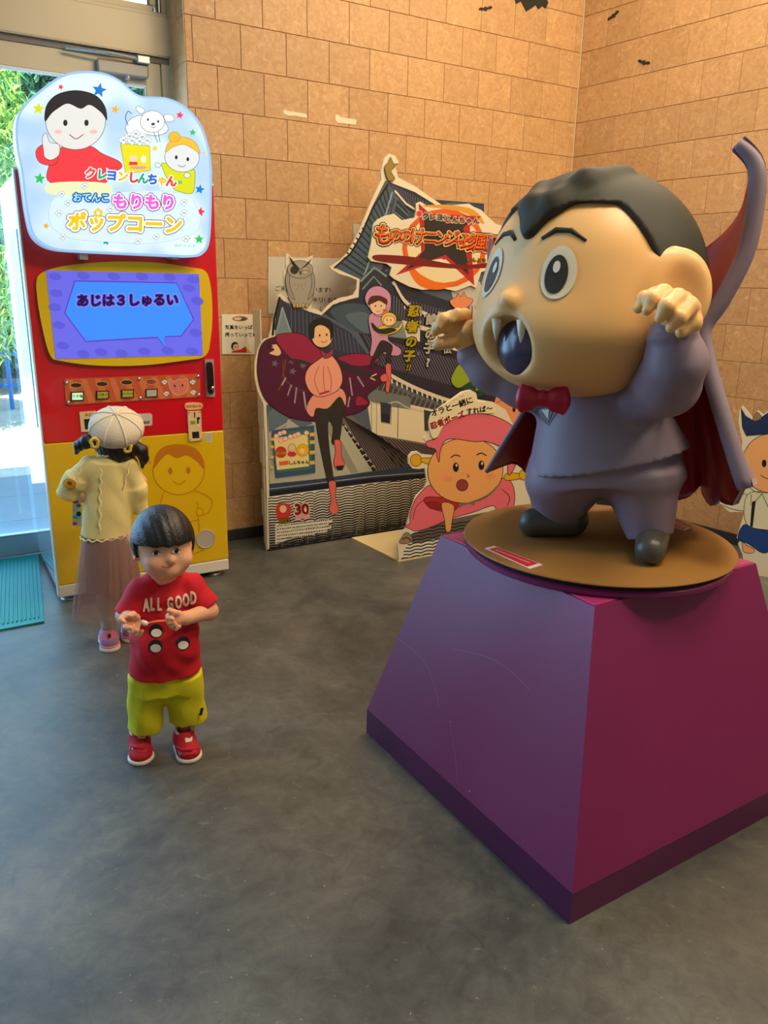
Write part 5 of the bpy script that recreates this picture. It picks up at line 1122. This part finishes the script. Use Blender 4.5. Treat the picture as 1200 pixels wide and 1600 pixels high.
# zigzag fall of the hem between the folds
zz = np.linspace(0, 1, nu)
for j in range(nv):
    t_ = max(0, (j/(nv-1)-.72)/.28)
    for i in range(nu):
        fold = math.sin(i*1.05)*.022*t_ if 8 < i < nu-6 else 0
        surf[j, i] += tw*fold*1.3+Z*(-abs(math.sin(i*.52))*.035*t_*(1 if 8 < i < nu-6 else 0)+.012*t_)
gx = np.zeros_like(surf); du = np.gradient(surf, axis=1); dv = np.gradient(surf, axis=0); nrm = np.cross(du, dv); nrm /= np.linalg.norm(nrm, axis=2)[..., None]+1e-9
ctr = SC+Z*1.2
if ((surf-ctr)*nrm).sum(-1).mean() < 0: nrm = -nrm
T_ = .020; edge = np.minimum(np.arange(nu), nu-1-np.arange(nu)); Tk = (.006+.006*np.linspace(1, 0, nu)+.012*np.exp(-np.arange(nu)/3.0))[None, :, None]
outer = surf+nrm*Tk; inner = surf-nrm*Tk*.6
V = np.concatenate([outer.reshape(-1, 3), inner.reshape(-1, 3)]); n0 = nv*nu; F = []; FM = []
for j in range(nv-1):
    for i in range(nu-1):
        q = (j*nu+i, j*nu+i+1, (j+1)*nu+i+1, (j+1)*nu+i); F.append(q); FM.append(0)
        F.append(tuple(n0+x for x in reversed(q))); FM.append(0 if i < 2 else 1)
bd = [(0, i) for i in range(nu)]+[(j, nu-1) for j in range(1, nv)]+[(nv-1, i) for i in range(nu-2, -1, -1)]+[(j, 0) for j in range(nv-2, 0, -1)]
for a_, b_ in zip(bd, bd[1:]+bd[:1]): F.append((a_[0]*nu+a_[1], b_[0]*nu+b_[1], n0+b_[0]*nu+b_[1], n0+a_[0]*nu+a_[1])); FM.append(0)
cp = mk('cape', V, F, [M_suit, M_redc], st, FM, True)
rim = MB(); rim.tube([outer[j, 0]*.5+inner[j, 0]*.5 for j in range(nv)], [.012+.008*min(1, j/6, (nv-1-j)/2+.4) for j in range(nv)], 12); rim.build('cape_edge', M_suit, st, smooth=True)
rim = MB(); rim.tube([outer[j, -1]*.5+inner[j, -1]*.5 for j in range(nv)], [.0065]*nv, 10); rim.build('cape_edge', M_suit, st, smooth=True)
nk = SDF(.006, .02); nk.cap(S(930, 590, -.02), S(930, 622, -.02), .10, .11); organic('neck', nk, [M_hairs], st)
# ------------------------------------------------------------------ toddler in the red shirt
def onb(B_, x, y, l=.002):
    d = Vector(ray(x, y)).normalized(); loc, nr, i, ds = B_.ray_cast(Vector(EYE), d)
    return (np.array(loc)-np.array(d)*l) if loc is not None else hit(x, y, np.array([-1.03, 2.62, 0]), np.array([.36, -.93, 0]))
Cb = floor_pt(255, 1190)-0; b_b = unit([Cb[0], Cb[1], 0]); Cb = Cb+b_b*.055; _S = Fr(Cb, b_b)
Bp = _S; tb = -b_b; rb_ = np.array([b_b[1], -b_b[0], 0])
ang = math.radians(12); GB = tb*math.cos(ang)+rb_*math.sin(ang); LB = rb_*math.cos(ang)-tb*math.sin(ang); AXB = np.stack([LB, GB, Z])
by = thing('person', Cb, 'toddler in red ALL GOOD shirt, yellow shorts and red shoes, holding an orange stick', 'person')
M_sk = mat('child_skin', (232, 172, 134), .5, spec=.35); M_hair = mat('black_hair', (26, 22, 24), .42, bump=.5, bscale=180)
M_rs = mat('red_jersey', (204, 10, 32), .8, bump=.25, bscale=220); M_ys = mat('yellow_jersey', (214, 204, 8), .8, bump=.25, bscale=220)
hb = Bp(255, 850, .01)
HAX = np.stack([unit(LB), unit(GB*.97-Z*.2), unit(Z*.97+GB*.2)])
s_ = SDF(.0032, .012)
s_.ell(hb+Z*.012, (.076, .088, .088), HAX); s_.ell(hb+GB*.022-Z*.040, (.062, .060, .052), HAX, k=.03); s_.ell(hb+GB*.070-Z*.052, (.022, .020, .018), HAX, k=.015)
s_.ell(hb+GB*.088-Z*.020, (.010, .010, .010), HAX, k=.010); s_.ell(hb+GB*.078-Z*.042, (.018, .008, .006), HAX, k=.006)
for q in (1, -1):
    s_.ell(hb+GB*.060-Z*.030+LB*q*.038, (.022, .022, .02), HAX, k=.02)
    s_.ell(hb+LB*q*.077-Z*.014+GB*.004, (.010, .016, .023), HAX, k=.006); s_.ell(hb+LB*q*.086-Z*.013+GB*.008, (.006, .009, .014), HAX, 's', .004)
s_.cap(hb-Z*.05-GB*.01, Bp(258, 925, -.01), .036, .04); s_.ecap(Bp(262, 1040, -.01), Bp(259, 925, -.01), (.078, .06), (.062, .045), LB, k=.02)
# arms
s_.chain([Bp(222, 928, -.01), Bp(196, 962, .02), Bp(208, 972, .09)], [.028, .024, .019], k=.015)
s_.chain([Bp(302, 922, -.01), Bp(326, 955, .02), Bp(290, 966, .10)], [.028, .025, .0185], k=.015)
def kid_hand(P, wrist, fs, th, r=.0068):
    s_.cap(wrist, P, .017, .020, k=.01)
    for f_ in fs: s_.chain(f_, [r*1.15, r*1.05, r, r*.85][:len(f_)], k=.003)
    s_.chain(th, [r*1.4, r*1.2, r], k=.006)
kid_hand(Bp(209, 973, .125), Bp(208, 972, .09), [
    [Bp(203, 966, .135), Bp(193, 964, .150), Bp(189, 968, .165), Bp(194, 972, .172)],
    [Bp(204, 974, .140), Bp(196, 976, .158), Bp(197, 981, .172), Bp(204, 981, .176)],
    [Bp(208, 980, .140), Bp(203, 984, .158), Bp(207, 988, .170), Bp(213, 985, .175)],
    [Bp(214, 983, .138), Bp(213, 989, .150), Bp(218, 991, .160), Bp(222, 986, .165)]],
    [Bp(214, 965, .135), Bp(208, 960, .150), Bp(203, 962, .165)])
kid_hand(Bp(277, 966, .125), Bp(290, 966, .10), [
    [Bp(272, 961, .130), Bp(263, 962, .142), Bp(263, 966, .155), Bp(270, 967, .160)],
    [Bp(272, 967, .132), Bp(263, 969, .145), Bp(264, 973, .157), Bp(271, 972, .160)],
    [Bp(274, 972, .132), Bp(266, 975, .145), Bp(268, 978, .155), Bp(274, 976, .158)],
    [Bp(279, 976, .130), Bp(272, 980, .142), Bp(275, 982, .150), Bp(280, 979, .152)]],
    [Bp(280, 959, .130), Bp(271, 957, .145), Bp(264, 954, .155)])
# legs down into the shoes
s_.cap(Bp(228, 1060, -.02), Bp(222, 1140, -.03), .045, .028); s_.cap(Bp(222, 1140, -.03), Bp(222, 1178, -.035), .028, .022)
s_.cap(Bp(287, 1055, -.02), Bp(291, 1125, -.03), .045, .028); s_.cap(Bp(291, 1125, -.03), Bp(290, 1170, -.035), .028, .022)
_, BV, BF = organic('body', s_, [M_sk], by); BBV = bvh_of(BV, BF.tolist())
# hair cap with straight fringe
def bh(X):
    q = X-(hb+Z*.012); l = q@LB; g = q@GB; h = q@Z
    wv = .0009*np.sin(l*260+h*40)*np.clip(g*20, 0, 1)
    e = np.sqrt((l/.086)**2+((q@HAX[1])/.099)**2+((q@HAX[2])/.099)**2); shell = (e-1)*.088+wv
    front = (.009+.0018*np.sin(l*190))-h
    side = np.maximum(g-.022, -.035-h); back = np.maximum(g+.028, -.072-h)
    return np.maximum(shell, np.minimum(np.minimum(front, side), back))
h_ = SDF(.003, 0); h_.add(bh, hb-.12, hb+.13); h_.P[0] = (*h_.P[0][:4], .0); organic('hair', h_, [M_hair], by)
a = Art(bvh=BBV, start=.0014, step=.0004)
EY = (38, 28, 26)
for x, y, q in ((243, 864, -1), (275, 861, 1)):
    a.ell(x, y, 7, 3.9, (238, 230, 224), 0, n=18, rings=3); a.ell(x+.6, y+.2, 3.5, 3.5, EY, 0, n=14, rings=2); a.curve([(x-6.6, y), (x, y-4.4), (x+7, y-.2)], 1.3, EY); a.curve([(x-7, y-9), (x, y-11), (x+7, y-9)], 1.1, (110, 80, 62))
a.curve([(253, 885), (261, 887), (269, 884)], 2.2, (186, 84, 78)); a.curve([(257, 877), (260, 878.4), (263, 877)], .8, (170, 100, 80)); a.build('face_detail', by)
# shirt
t = SDF(.0036, .014)
t.ecap(Bp(259, 1046, -.01), Bp(258, 985, -.01), (.104, .082), (.094, .074), LB, k=.004, rnd=.01); t.ecap(Bp(258, 992, -.01), Bp(259, 922, -.012), (.095, .075), (.082, .060), LB, k=.02); t.ecap(Bp(259, 928, -.012), Bp(259, 900, -.015), (.082, .060), (.048, .044), LB, k=.03)
t.cap(Bp(236, 912, -.012), Bp(222, 922, -.01), .026, .033, k=.03); t.cap(Bp(282, 908, -.012), Bp(298, 916, -.01), .026, .033, k=.03)
t.ecap(Bp(226, 916, -.01), Bp(196, 963, .015), (.034, .032), (.041, .038), tb, k=.03); t.ecap(Bp(294, 910, -.01), Bp(326, 949, .015), (.034, .032), (.041, .038), tb, k=.03)
t.ell(Bp(262, 1015, .045), (.075, .04, .05), AXB, k=.04)
def wr(X): return .0012*np.sin(X[..., 2]*85+np.sin(X[..., 0]*45)*2.2)+.0009*np.sin(X[..., 0]*120+X[..., 2]*60)
_, TV, TF = organic('shirt', t, [M_rs], by, noise=wr); TB = bvh_of(TV, TF.tolist())
cl = MB(); cpt = [Bp(259, 901, -.015)+LB*.050*math.cos(q)+GB*(.046*math.sin(q))-Z*(.012*max(0, math.sin(q))) for q in np.linspace(0, 2*math.pi, 29)]; cl.tube(cpt, .0042, 8, cap=False); cl.build('collar', mat('dark_red_rib', (170, 8, 30), .8), by, smooth=True)
a = Art(bvh=TB, start=.0045, step=.0003)
PR = (240, 214, 190)
for ch, x, y in (('A', 228.5, 945), ('L', 238, 943.5), ('L', 249, 943.5)): a.text(ch, x, y, 27.5, PR, 0, .04, sx=.50); a.lift -= a.step
for ch, x, y in (('G', 266, 942.5), ('O', 279, 940), ('O', 290.5, 937), ('D', 302, 933.5)): a.text(ch, x, y, 27.5, PR, -2, .04, sx=.48); a.lift -= a.step
a.build('shirt_lettering', by)
a = Art(bvh=TB, start=.0022, step=.0004)
for x, y, q in ((244, 986, 0), (243, 1010, .05), (286, 1005, -.2)):      # plain two-tone round patches
    a.ell(x, y, 11, 11, (28, 22, 24), q, n=20, rings=3); a.ell(x+.3, y+3, 8.4, 6.5, (236, 226, 210), q, n=18, rings=3); a.lift -= a.step*2
    a.build('round_patch', by)
# shorts
sh = SDF(.0036, .02)
sh.ecap(Bp(260, 1072, -.015), Bp(260, 1030, -.012), (.096, .074), (.088, .070), LB, k=.01)
sh.ecap(Bp(226, 1138, -.015), Bp(231, 1055, -.015), (.047, .052), (.056, .064), LB, k=.02); sh.ecap(Bp(294, 1122, -.015), Bp(286, 1050, -.015), (.054, .055), (.056, .064), LB, k=.02)
organic('shorts', sh, [M_ys], by, noise=lambda X: .0016*np.sin(X[..., 2]*62+X[..., 0]*50)+.0016*np.sin(X[..., 2]*30-X[..., 0]*110))
tg = Bp(313, 1117, .04); MB().hexa([tg-LB*.004, tg+LB*.004, tg+LB*.004+GB*.004, tg-LB*.004+GB*.004, tg-LB*.004+Z*.022+LB*.006, tg+LB*.010+Z*.022, tg+LB*.010+Z*.022+GB*.004, tg+LB*.002+Z*.022+GB*.004]).build('hem_tag', mat('navy_tag', (24, 24, 34), .6), by)
# shoes
M_rshoe = mat('red_suede', (186, 18, 36), .75, bump=.3, bscale=260); M_sole = mat('cream_sole', (226, 212, 196), .6); M_lin = mat('white_lining', (226, 218, 210), .8)
for toe, dirx, lx in ((floor_pt(222, 1196), .05, 0), (floor_pt(301, 1192), .22, 1)):
    fd = unit(tb+rb_*dirx); sd = np.cross(fd, Z); toe = toe*[1, 1, 0]; heel = toe-fd*.118; AXS = np.stack([sd, fd, Z]); mid = toe-fd*.03
    q = SDF(.0032, .02); q.ell(toe-fd*.036+Z*.020, (.034, .038, .024), AXS); q.ell(heel+fd*.030+Z*.028, (.027, .030, .034), AXS); q.ell(toe-fd*.06+Z*.034, (.028, .032, .028), AXS)
    q.cap(heel+fd*.03+Z*.04, heel+fd*.034+Z*.060, .027, .026)
    q.cap(heel+fd*.036+Z*.062, heel+fd*.036+Z*.10, .021, .024, 's', .004); q.add(lambda X: X[..., 2]-.008, toe-.15, toe+.15, 's', .003)
    sh_o, SV, SF = organic('shoe', q, [M_rshoe], by); SB = bvh_of(SV, SF.tolist())
    so_ = SDF(.003, .02); so_.ell(toe-fd*.036+Z*.006, (.036, .040, .016), AXS); so_.ell(heel+fd*.030+Z*.006, (.029, .032, .016), AXS); so_.cap(heel+fd*.03+Z*.006, toe-fd*.036+Z*.006, .024, .030); so_.add(lambda X: X[..., 2]-.0005, toe-.15, toe+.15, 's', .001); so_.add(lambda X: .013-X[..., 2], toe-.15, toe+.15, 's', .001)
    organic('sole', so_, [M_sole], sh_o)
    ln = MB(); ln.tube([heel+fd*.036+Z*.068+sd*.0235*math.cos(w)+fd*.0235*math.sin(w)+Z*.006*(-math.sin(w)) for w in np.linspace(0, 2*math.pi, 21)], .0045, 8, cap=False); ln.build('lining', M_lin, sh_o, smooth=True)
    a = Art(bvh=SB, start=.0016, step=.0004); e_ = (222, 1172) if lx == 0 else (290, 1166)
    NVy = (36, 34, 60)
    if lx == 0:
        a.text('N', 205, 1167, 9, (190, 180, 180), 10, .03, outlines=[(.09, NVy)]); a.poly([(215, 1148), (228, 1148), (227, 1154), (216, 1154)], (226, 212, 196)); a.curve([(203, 1171), (222, 1176), (240, 1170)], .9, (140, 10, 26))
    else:
        a.text('N', 280, 1177, 10, (190, 180, 180), 30, .03, outlines=[(.09, NVy)]); a.poly([(289, 1153), (301, 1151), (300, 1158), (290, 1160)], (226, 212, 196)); a.curve([(283, 1185), (298, 1179), (314, 1180)], .9, (140, 10, 26))
    a.build('shoe_badge', sh_o, kind='stuff')
    stp = MB(); stp.tube([onb(SB, *q_, l=-.001) for q_ in (((203, 1164), (212, 1168), (222, 1169), (232, 1168), (241, 1163)) if lx == 0 else ((276, 1168), (286, 1172), (297, 1172), (308, 1169), (314, 1164)))], [.006, .0065, .0065, .0065, .006], 8); stp.build('strap', M_rshoe, sh_o, smooth=True)
# stick held in both hands
sk = thing('orange_stick', Bp(245, 971, .16), 'short orange stick with a white wrapped tip held in the toddler hands', 'stick')
m = MB(); m.tube([Bp(222, 976, .165), Bp(245, 971, .16), Bp(270, 969, .155)], [.0028, .0034, .0032], 8); m.build('shaft', mat('orange_plastic', (238, 110, 50), .4), sk, smooth=True)
m = MB(); m.tube([Bp(221, 970, .168), Bp(226, 974, .17), Bp(231, 975, .17)], [.004, .008, .005], 8); m.build('wrapped_tip', mat('white_wrap', (236, 222, 204), .7), sk, smooth=True)

# ------------------------------------------------------------------ girl at the machine, seen from behind
Cg = floor_pt(173, 1018)*[1, 1, 0]; b_g = unit([Cg[0], Cg[1], 0]); Cg = Cg+b_g*.05; Gp = Fr(Cg, b_g); rg_ = np.array([b_g[1], -b_g[0], 0])
an = math.radians(8); GF = b_g*math.cos(an)-rg_*math.sin(an); GR = rg_*math.cos(an)+b_g*math.sin(an)   # facing away
AXG = np.stack([GR, GF, Z])
gi = thing('person', Cg+rg_*.03, 'small girl seen from behind in cream cap, yellow top and mauve net skirt', 'person')
M_sk2 = mat('girl_skin', (214, 158, 128), .5)
hg_ = Gp(183, 690, -.02)
s_ = SDF(.0038, .015)
s_.ell(hg_+Z*.0, (.070, .082, .088), AXG); s_.ell(hg_+GF*.085-Z*.02, (.010, .012, .012), AXG, k=.01); s_.cap(hg_, Gp(176, 722, 0), .03, .033)
for q in (1, -1): s_.ell(hg_+GR*q*.072-Z*.012, (.010, .016, .022), AXG, k=.006)
s_.ecap(Gp(168, 835, 0), Gp(172, 735, 0), (.072, .055), (.070, .045), GR, k=.02)
s_.chain([Gp(136, 732, 0), Gp(106, 768, -.02), Gp(128, 778, -.16)], [.026, .024, .018]); s_.chain([Gp(204, 730, 0), Gp(216, 785, -.03), Gp(222, 756, -.16)], [.026, .024, .018])
for hp, fx in ((Gp(132, 777, -.18), 1), (Gp(222, 750, -.18), -1)):
    s_.cap(hp, hp+GF*.02, .018, .018)
    for i in range(4): s_.chain([hp+GF*.03+Z*(.014-.009*i), hp+GF*.052+Z*(.014-.009*i), hp+GF*.062+GR*fx*.012+Z*(.012-.009*i)], [.0068, .006, .005], k=.003)
    s_.chain([hp+GF*.01+Z*.016, hp+GF*.03+Z*.028], [.008, .006], k=.005)
s_.chain([Gp(160, 840, 0), Gp(168, 940, 0), Gp(172, 1003, .0)], [.05, .036, .024]); s_.chain([Gp(188, 840, 0), Gp(200, 935, -.03), Gp(204, 990, -.04)], [.05, .036, .024])
organic('body', s_, [M_sk2, mat('grey_leggings', (196, 180, 168), .85)], gi, fm=lambda c: (c[:, 2] < Gp(168, 838, 0)[2]).astype(np.int32))
t = SDF(.004, .016); M_top = mat('pale_yellow_jersey', (232, 214, 142), .85, bump=.3, bscale=200)
t.ecap(Gp(166, 836, 0), Gp(172, 722, 0), (.089, .067), (.076, .050), GR, k=.02); t.cap(Gp(172, 716, 0), Gp(172, 709, 0), .045, .034)
t.chain([Gp(142, 727, 0), Gp(116, 752, -.005)], [.038, .038], k=.02); t.ecap(Gp(120, 745, 0), Gp(103, 775, -.02), (.040, .040), (.036, .036), b_g, k=.02); t.chain([Gp(200, 726, 0), Gp(211, 765, -.01)], [.038, .040], k=.02); t.ecap(Gp(210, 760, -.01), Gp(217, 797, -.03), (.042, .042), (.036, .036), b_g, k=.02)
_, TV, TF = organic('top', t, [M_top], gi, noise=lambda X: .0011*np.sin(X[..., 2]*50+X[..., 0]*60+np.sin(X[..., 0]*40)*2)); GT = bvh_of(TV, TF.tolist())
def ruffle(name, pts, amp, r, m_, par, n=6, closed=False):
    P = spl(pts, closed, n); mb = MB(); Q = [np.array(p)+rg_*amp*math.sin(i*1.3)+b_g*-.002 for i, p in enumerate(P)]; mb.tube(Q, r, 6); return mb.build(name, m_, par, smooth=True)
M_ruf = mat('cream_ruffle', (240, 228, 170), .8)
ruffle('seam_ruffle', [onb(GT, x, y) for x, y in ((158, 722), (158, 745), (156, 770), (156, 800), (155, 832))], .0035, .003, M_ruf, gi, 8)
ruffle('shoulder_ruffle', [onb(GT, x, y) for x, y in ((131, 720), (124, 740), (120, 762))], .003, .003, M_ruf, gi, 7); ruffle('shoulder_ruffle', [onb(GT, x, y) for x, y in ((203, 722), (198, 742), (193, 765))], .003, .003, M_ruf, gi, 7)
ruffle('neck_ruffle', [Gp(172, 709, 0)+GR*.040*math.cos(w)-GF*.040*math.sin(w)+Z*.002*math.sin(w*14) for w in np.linspace(-.3, math.pi+.3, 30)], .001, .004, M_ruf, gi, 1)
hz = Gp(166, 836, 0); ruffle('hem_ruffle', [hz+GR*.089*math.cos(w)-GF*.067*math.sin(w)+Z*.004*math.sin(w*16) for w in np.linspace(0, 2*math.pi, 80)], .0, .0032, M_ruf, gi, 1)
a = Art(bvh=GT, start=.004); a.ell(108.5, 756, 10, 7.5, (236, 160, 20), .3, (200, 120, 20), .9, 18, rings=2); a.ell(108.5, 755, 4, 3, (120, 90, 30), .3, n=12); a.build('round_badge', gi)
# net skirt: opaque lining and two sheer gathered layers
def skirt(name, z0, z1, r0, r1, m_, waves, amp, c0, c1, seed):
    rs_ = np.random.RandomState(seed); phs = rs_.uniform(0, 6, 4); V = []; F = []; nu, nv = 140, 14
    for j in range(nv):
        t_ = j/(nv-1)
        for i in range(nu):
            w = 2*math.pi*i/nu; r_ = r0+(r1-r0)*t_**.8+amp*t_**.7*(math.sin(w*waves+phs[0])+.6*math.sin(w*(waves*1.7//1)+phs[1])+.3*math.sin(w*31+phs[2])); c = c0+(c1-c0)*t_
            V.append(c+GR*r_*math.cos(w)+GF*r_*.82*math.sin(w)+Z*(.006*t_*math.sin(w*5+phs[3])))
    for j in range(nv-1):
        for i in range(nu): F.append((j*nu+i, j*nu+(i+1) % nu, (j+1)*nu+(i+1) % nu, (j+1)*nu+i))
    return mk(name, V, F, m_, gi, smooth=True)
c0 = Gp(168, 833, 0)
skirt('skirt_lining', 0, 0, .080, .098, sheer_material('mauve_lining', (150, 108, 98), .93), 7, .004, c0, Gp(178, 918, 0), 1)
skirt('net_layer', 0, 0, .084, .118, sheer_material('mauve_net', (176, 134, 124), .42), 9, .006, c0, Gp(172, 950, 0), 2)
skirt('net_layer', 0, 0, .086, .124, sheer_material('mauve_net_outer', (182, 142, 132), .34), 8, .007, c0, Gp(168, 956, 0), 3)
# hair, pigtails, ties
h_ = SDF(.004, .01); h_.ell(hg_+Z*.004, (.077, .088, .092), AXG); h_.add(lambda X: np.maximum(-((X-hg_)@GF-.035), (X-hg_)[..., 2]-.03), hg_-.12, hg_+.12, 's', .003)
h_.chain([Gp(150, 688, .02), Gp(136, 690, .02), Gp(124, 696, .01), Gp(119, 708, 0)], [.020, .024, .018, .007]); h_.chain([Gp(208, 695, .02), Gp(220, 704, .02), Gp(225, 716, .01), Gp(222, 730, 0)], [.019, .023, .017, .006])
organic('hair', h_, [M_hair], gi, noise=lambda X: .001*np.sin(X[..., 0]*330+X[..., 2]*60))
for x, y in ((148, 692), (199, 699)):
    c = Gp(x, y, .065); m = MB(); m.tube([c+rg_*.012*math.cos(w)*(1+.2*math.sin(w*5))+Z*.016*math.sin(w) for w in np.linspace(0, 2*math.pi, 21)], .006, 8, cap=False); m.build('hair_tie', mat('yellow_scrunchie', (232, 196, 60), .7), gi, smooth=True)
# knitted cap with eight raised seams, band and knob
M_cap = mat('cream_knit', (222, 208, 184), .9, bump=.6, bscale=260); cc_ = Gp(182, 668, 0); up_c = unit(Z*.86-b_g*.50); rc_ = unit(np.cross(up_c, rg_)); 
c_ = SDF(.004, .02); axc = np.stack([rg_, rc_, up_c]); c_.ell(cc_+up_c*.0, (.096, .096, .062), axc); c_.ell(cc_-up_c*.028, (.078, .080, .030), axc, k=.015)
cap_o, CV, CF = organic('knitted_cap', c_, [M_cap], gi, noise=lambda X: .0006*np.sin((X@up_c)*1400)); m = MB()
for i in range(8):
    w = 2*math.pi*(i+.35)/8; dr_ = rg_*math.cos(w)+rc_*math.sin(w); m.tube([cc_+dr_*.096*math.sin(e)+up_c*(.062*math.cos(e)+.001) for e in np.linspace(.08, 1.75, 14)], .0034, 8)
m.build('cap_seams', mat('cream_seam', (232, 220, 198), .9), cap_o, smooth=True)
m = MB(); m.lathe(cc_+up_c*.059, [(.012, 0), (.014, .004), (.009, .010), (.003, .013)], up_c, 14); m.build('cap_knob', M_cap, cap_o, smooth=True)
m = MB(); m.tube([cc_-up_c*.046+rg_*.076*math.cos(w)+rc_*.078*math.sin(w) for w in np.linspace(0, 2*math.pi, 40)], .009, 10, cap=False); m.build('cap_band', M_cap, cap_o, smooth=True)
# trainers
for hx, dd in ((floor_pt(173, 1019), -.02), (floor_pt(206, 1004), .05)):
    hx = hx*[1, 1, 0]; fd = unit(b_g+rg_*dd); sd = np.cross(fd, Z); AXS = np.stack([sd, fd, Z])
    q = SDF(.0036, .02); q.ell(hx+fd*.036+Z*.036, (.030, .034, .038), AXS); q.ell(hx+fd*.115+Z*.028, (.033, .040, .026), AXS); q.cap(hx+fd*.03+Z*.04, hx+fd*.10+Z*.034, .028, .028); q.cap(hx+fd*.036+Z*.06, hx+fd*.036+Z*.075, .027, .025); q.cap(hx+fd*.036+Z*.08, hx+fd*.036+Z*.11, .021, .022, 's', .003); q.add(lambda X: X[..., 2]-.018, hx-.2, hx+.2, 's', .002)
    so_o, SV, SF = organic('shoe', q, [mat('lilac_mesh', (176, 140, 196), .7, bump=.3, bscale=250), mat('pink_heel', (228, 130, 150), .7)], gi, fm=lambda c, hx=hx, fd=fd: (((c-hx)@fd < .022) & (c[:, 2] > .05)).astype(np.int32))
    for nm, z0, z1, m_, g_ in (('sole', .0005, .017, mat('white_foam', (226, 218, 206), .6), .003), ('sole_stripe', .016, .023, mat('coral_stripe', (240, 130, 120), .6), .0015)):
        w_ = SDF(.0032, .02); w_.ell(hx+fd*.036+Z*z0, (.033+g_, .037+g_, .05), AXS); w_.ell(hx+fd*.115+Z*z0, (.035+g_, .042+g_, .05), AXS); w_.cap(hx+fd*.036+Z*z0, hx+fd*.115+Z*z0, .031, .033)
        w_.add(lambda X, z0=z0: X[..., 2]-z0, hx-.2, hx+.2, 's', .001); w_.add(lambda X, z1=z1: z1-X[..., 2], hx-.2, hx+.2, 's', .001); organic(nm, w_, [m_], so_o)
    m = MB(); p = hx-fd*.0+Z*.062; m.hexa([p-sd*.006, p+sd*.006, p+sd*.006-fd*.003, p-sd*.006-fd*.003, p-sd*.006+Z*.014, p+sd*.006+Z*.014, p+sd*.006-fd*.003+Z*.014, p-sd*.006-fd*.003+Z*.014]); m.build('heel_tab', mat('dark_tab', (60, 50, 80), .7), so_o)
# patterned card pouch hanging at her left side
P_ = [(114, 772), (126, 769), (128, 822), (113, 822)]
pc = thing('card_pouch', Gp(120, 800, -.06), 'small colourful printed card pouch hanging at the girl\'s left side', 'pouch')
cutout('pouch', P_, Cg+b_g*.06+Z, -b_g, .008, [mat('pouch_pale', (190, 206, 214), .5)]*2, pc)
a = Art(Cg+b_g*.06, -b_g)
for x, y, w_, h2, c in ((119, 777, 5, 4, (226, 190, 160)), (118, 784, 5, 3, (220, 60, 70)), (123, 790, 4, 3, (70, 120, 170)), (118, 796, 5, 4, (226, 190, 160)), (123, 803, 4, 4, (40, 40, 60)), (118, 808, 5, 3, (90, 170, 190)), (122, 814, 5, 4, (226, 190, 160)), (117, 818, 4, 2.5, (220, 60, 70))): a.ell(x, y, w_, h2, c, 0, n=12)
a.build('printed_pattern', pc); m = MB(); m.tube([Gp(116, 772, -.06), Gp(122, 760, -.08), Gp(125, 770, -.06)], .002, 6); m.build('strap', mat('strap', (60, 60, 70), .6), pc)

# ------------------------------------------------------------------ crumbs on the floor
rng = np.random.RandomState(11); m = MB()
for i in range(150):
    x, y = rng.uniform(20, 1180), rng.uniform(900, 1600)**1.0
    p = floor_pt(x, y)
    q = p-PB
    if abs(q@P1) < .47 and abs(q@P2) < .47: continue
    if np.linalg.norm((p-Cb)[:2]) < .2 or np.linalg.norm((p-Cg)[:2]) < .25 or (x < 80 and y < 1000): continue
    r = rng.uniform(.0006, .0018); w = rng.uniform(0, 3.14); u = np.array([math.cos(w), math.sin(w), 0]); v = np.array([-u[1], u[0], 0]); l = r*rng.uniform(1, 3.2)
    m.add([p-u*l, p+v*r, p+u*l, p-v*r, p+Z*r*1.2], [(0, 1, 4), (1, 2, 4), (2, 3, 4), (3, 0, 4)])
o = m.build('floor_crumbs', mat('pale_crumb', (176, 160, 128), .8), kind='stuff'); tag(o, 'scattered tiny pale crumbs and flecks lying on the grey floor', 'crumbs')
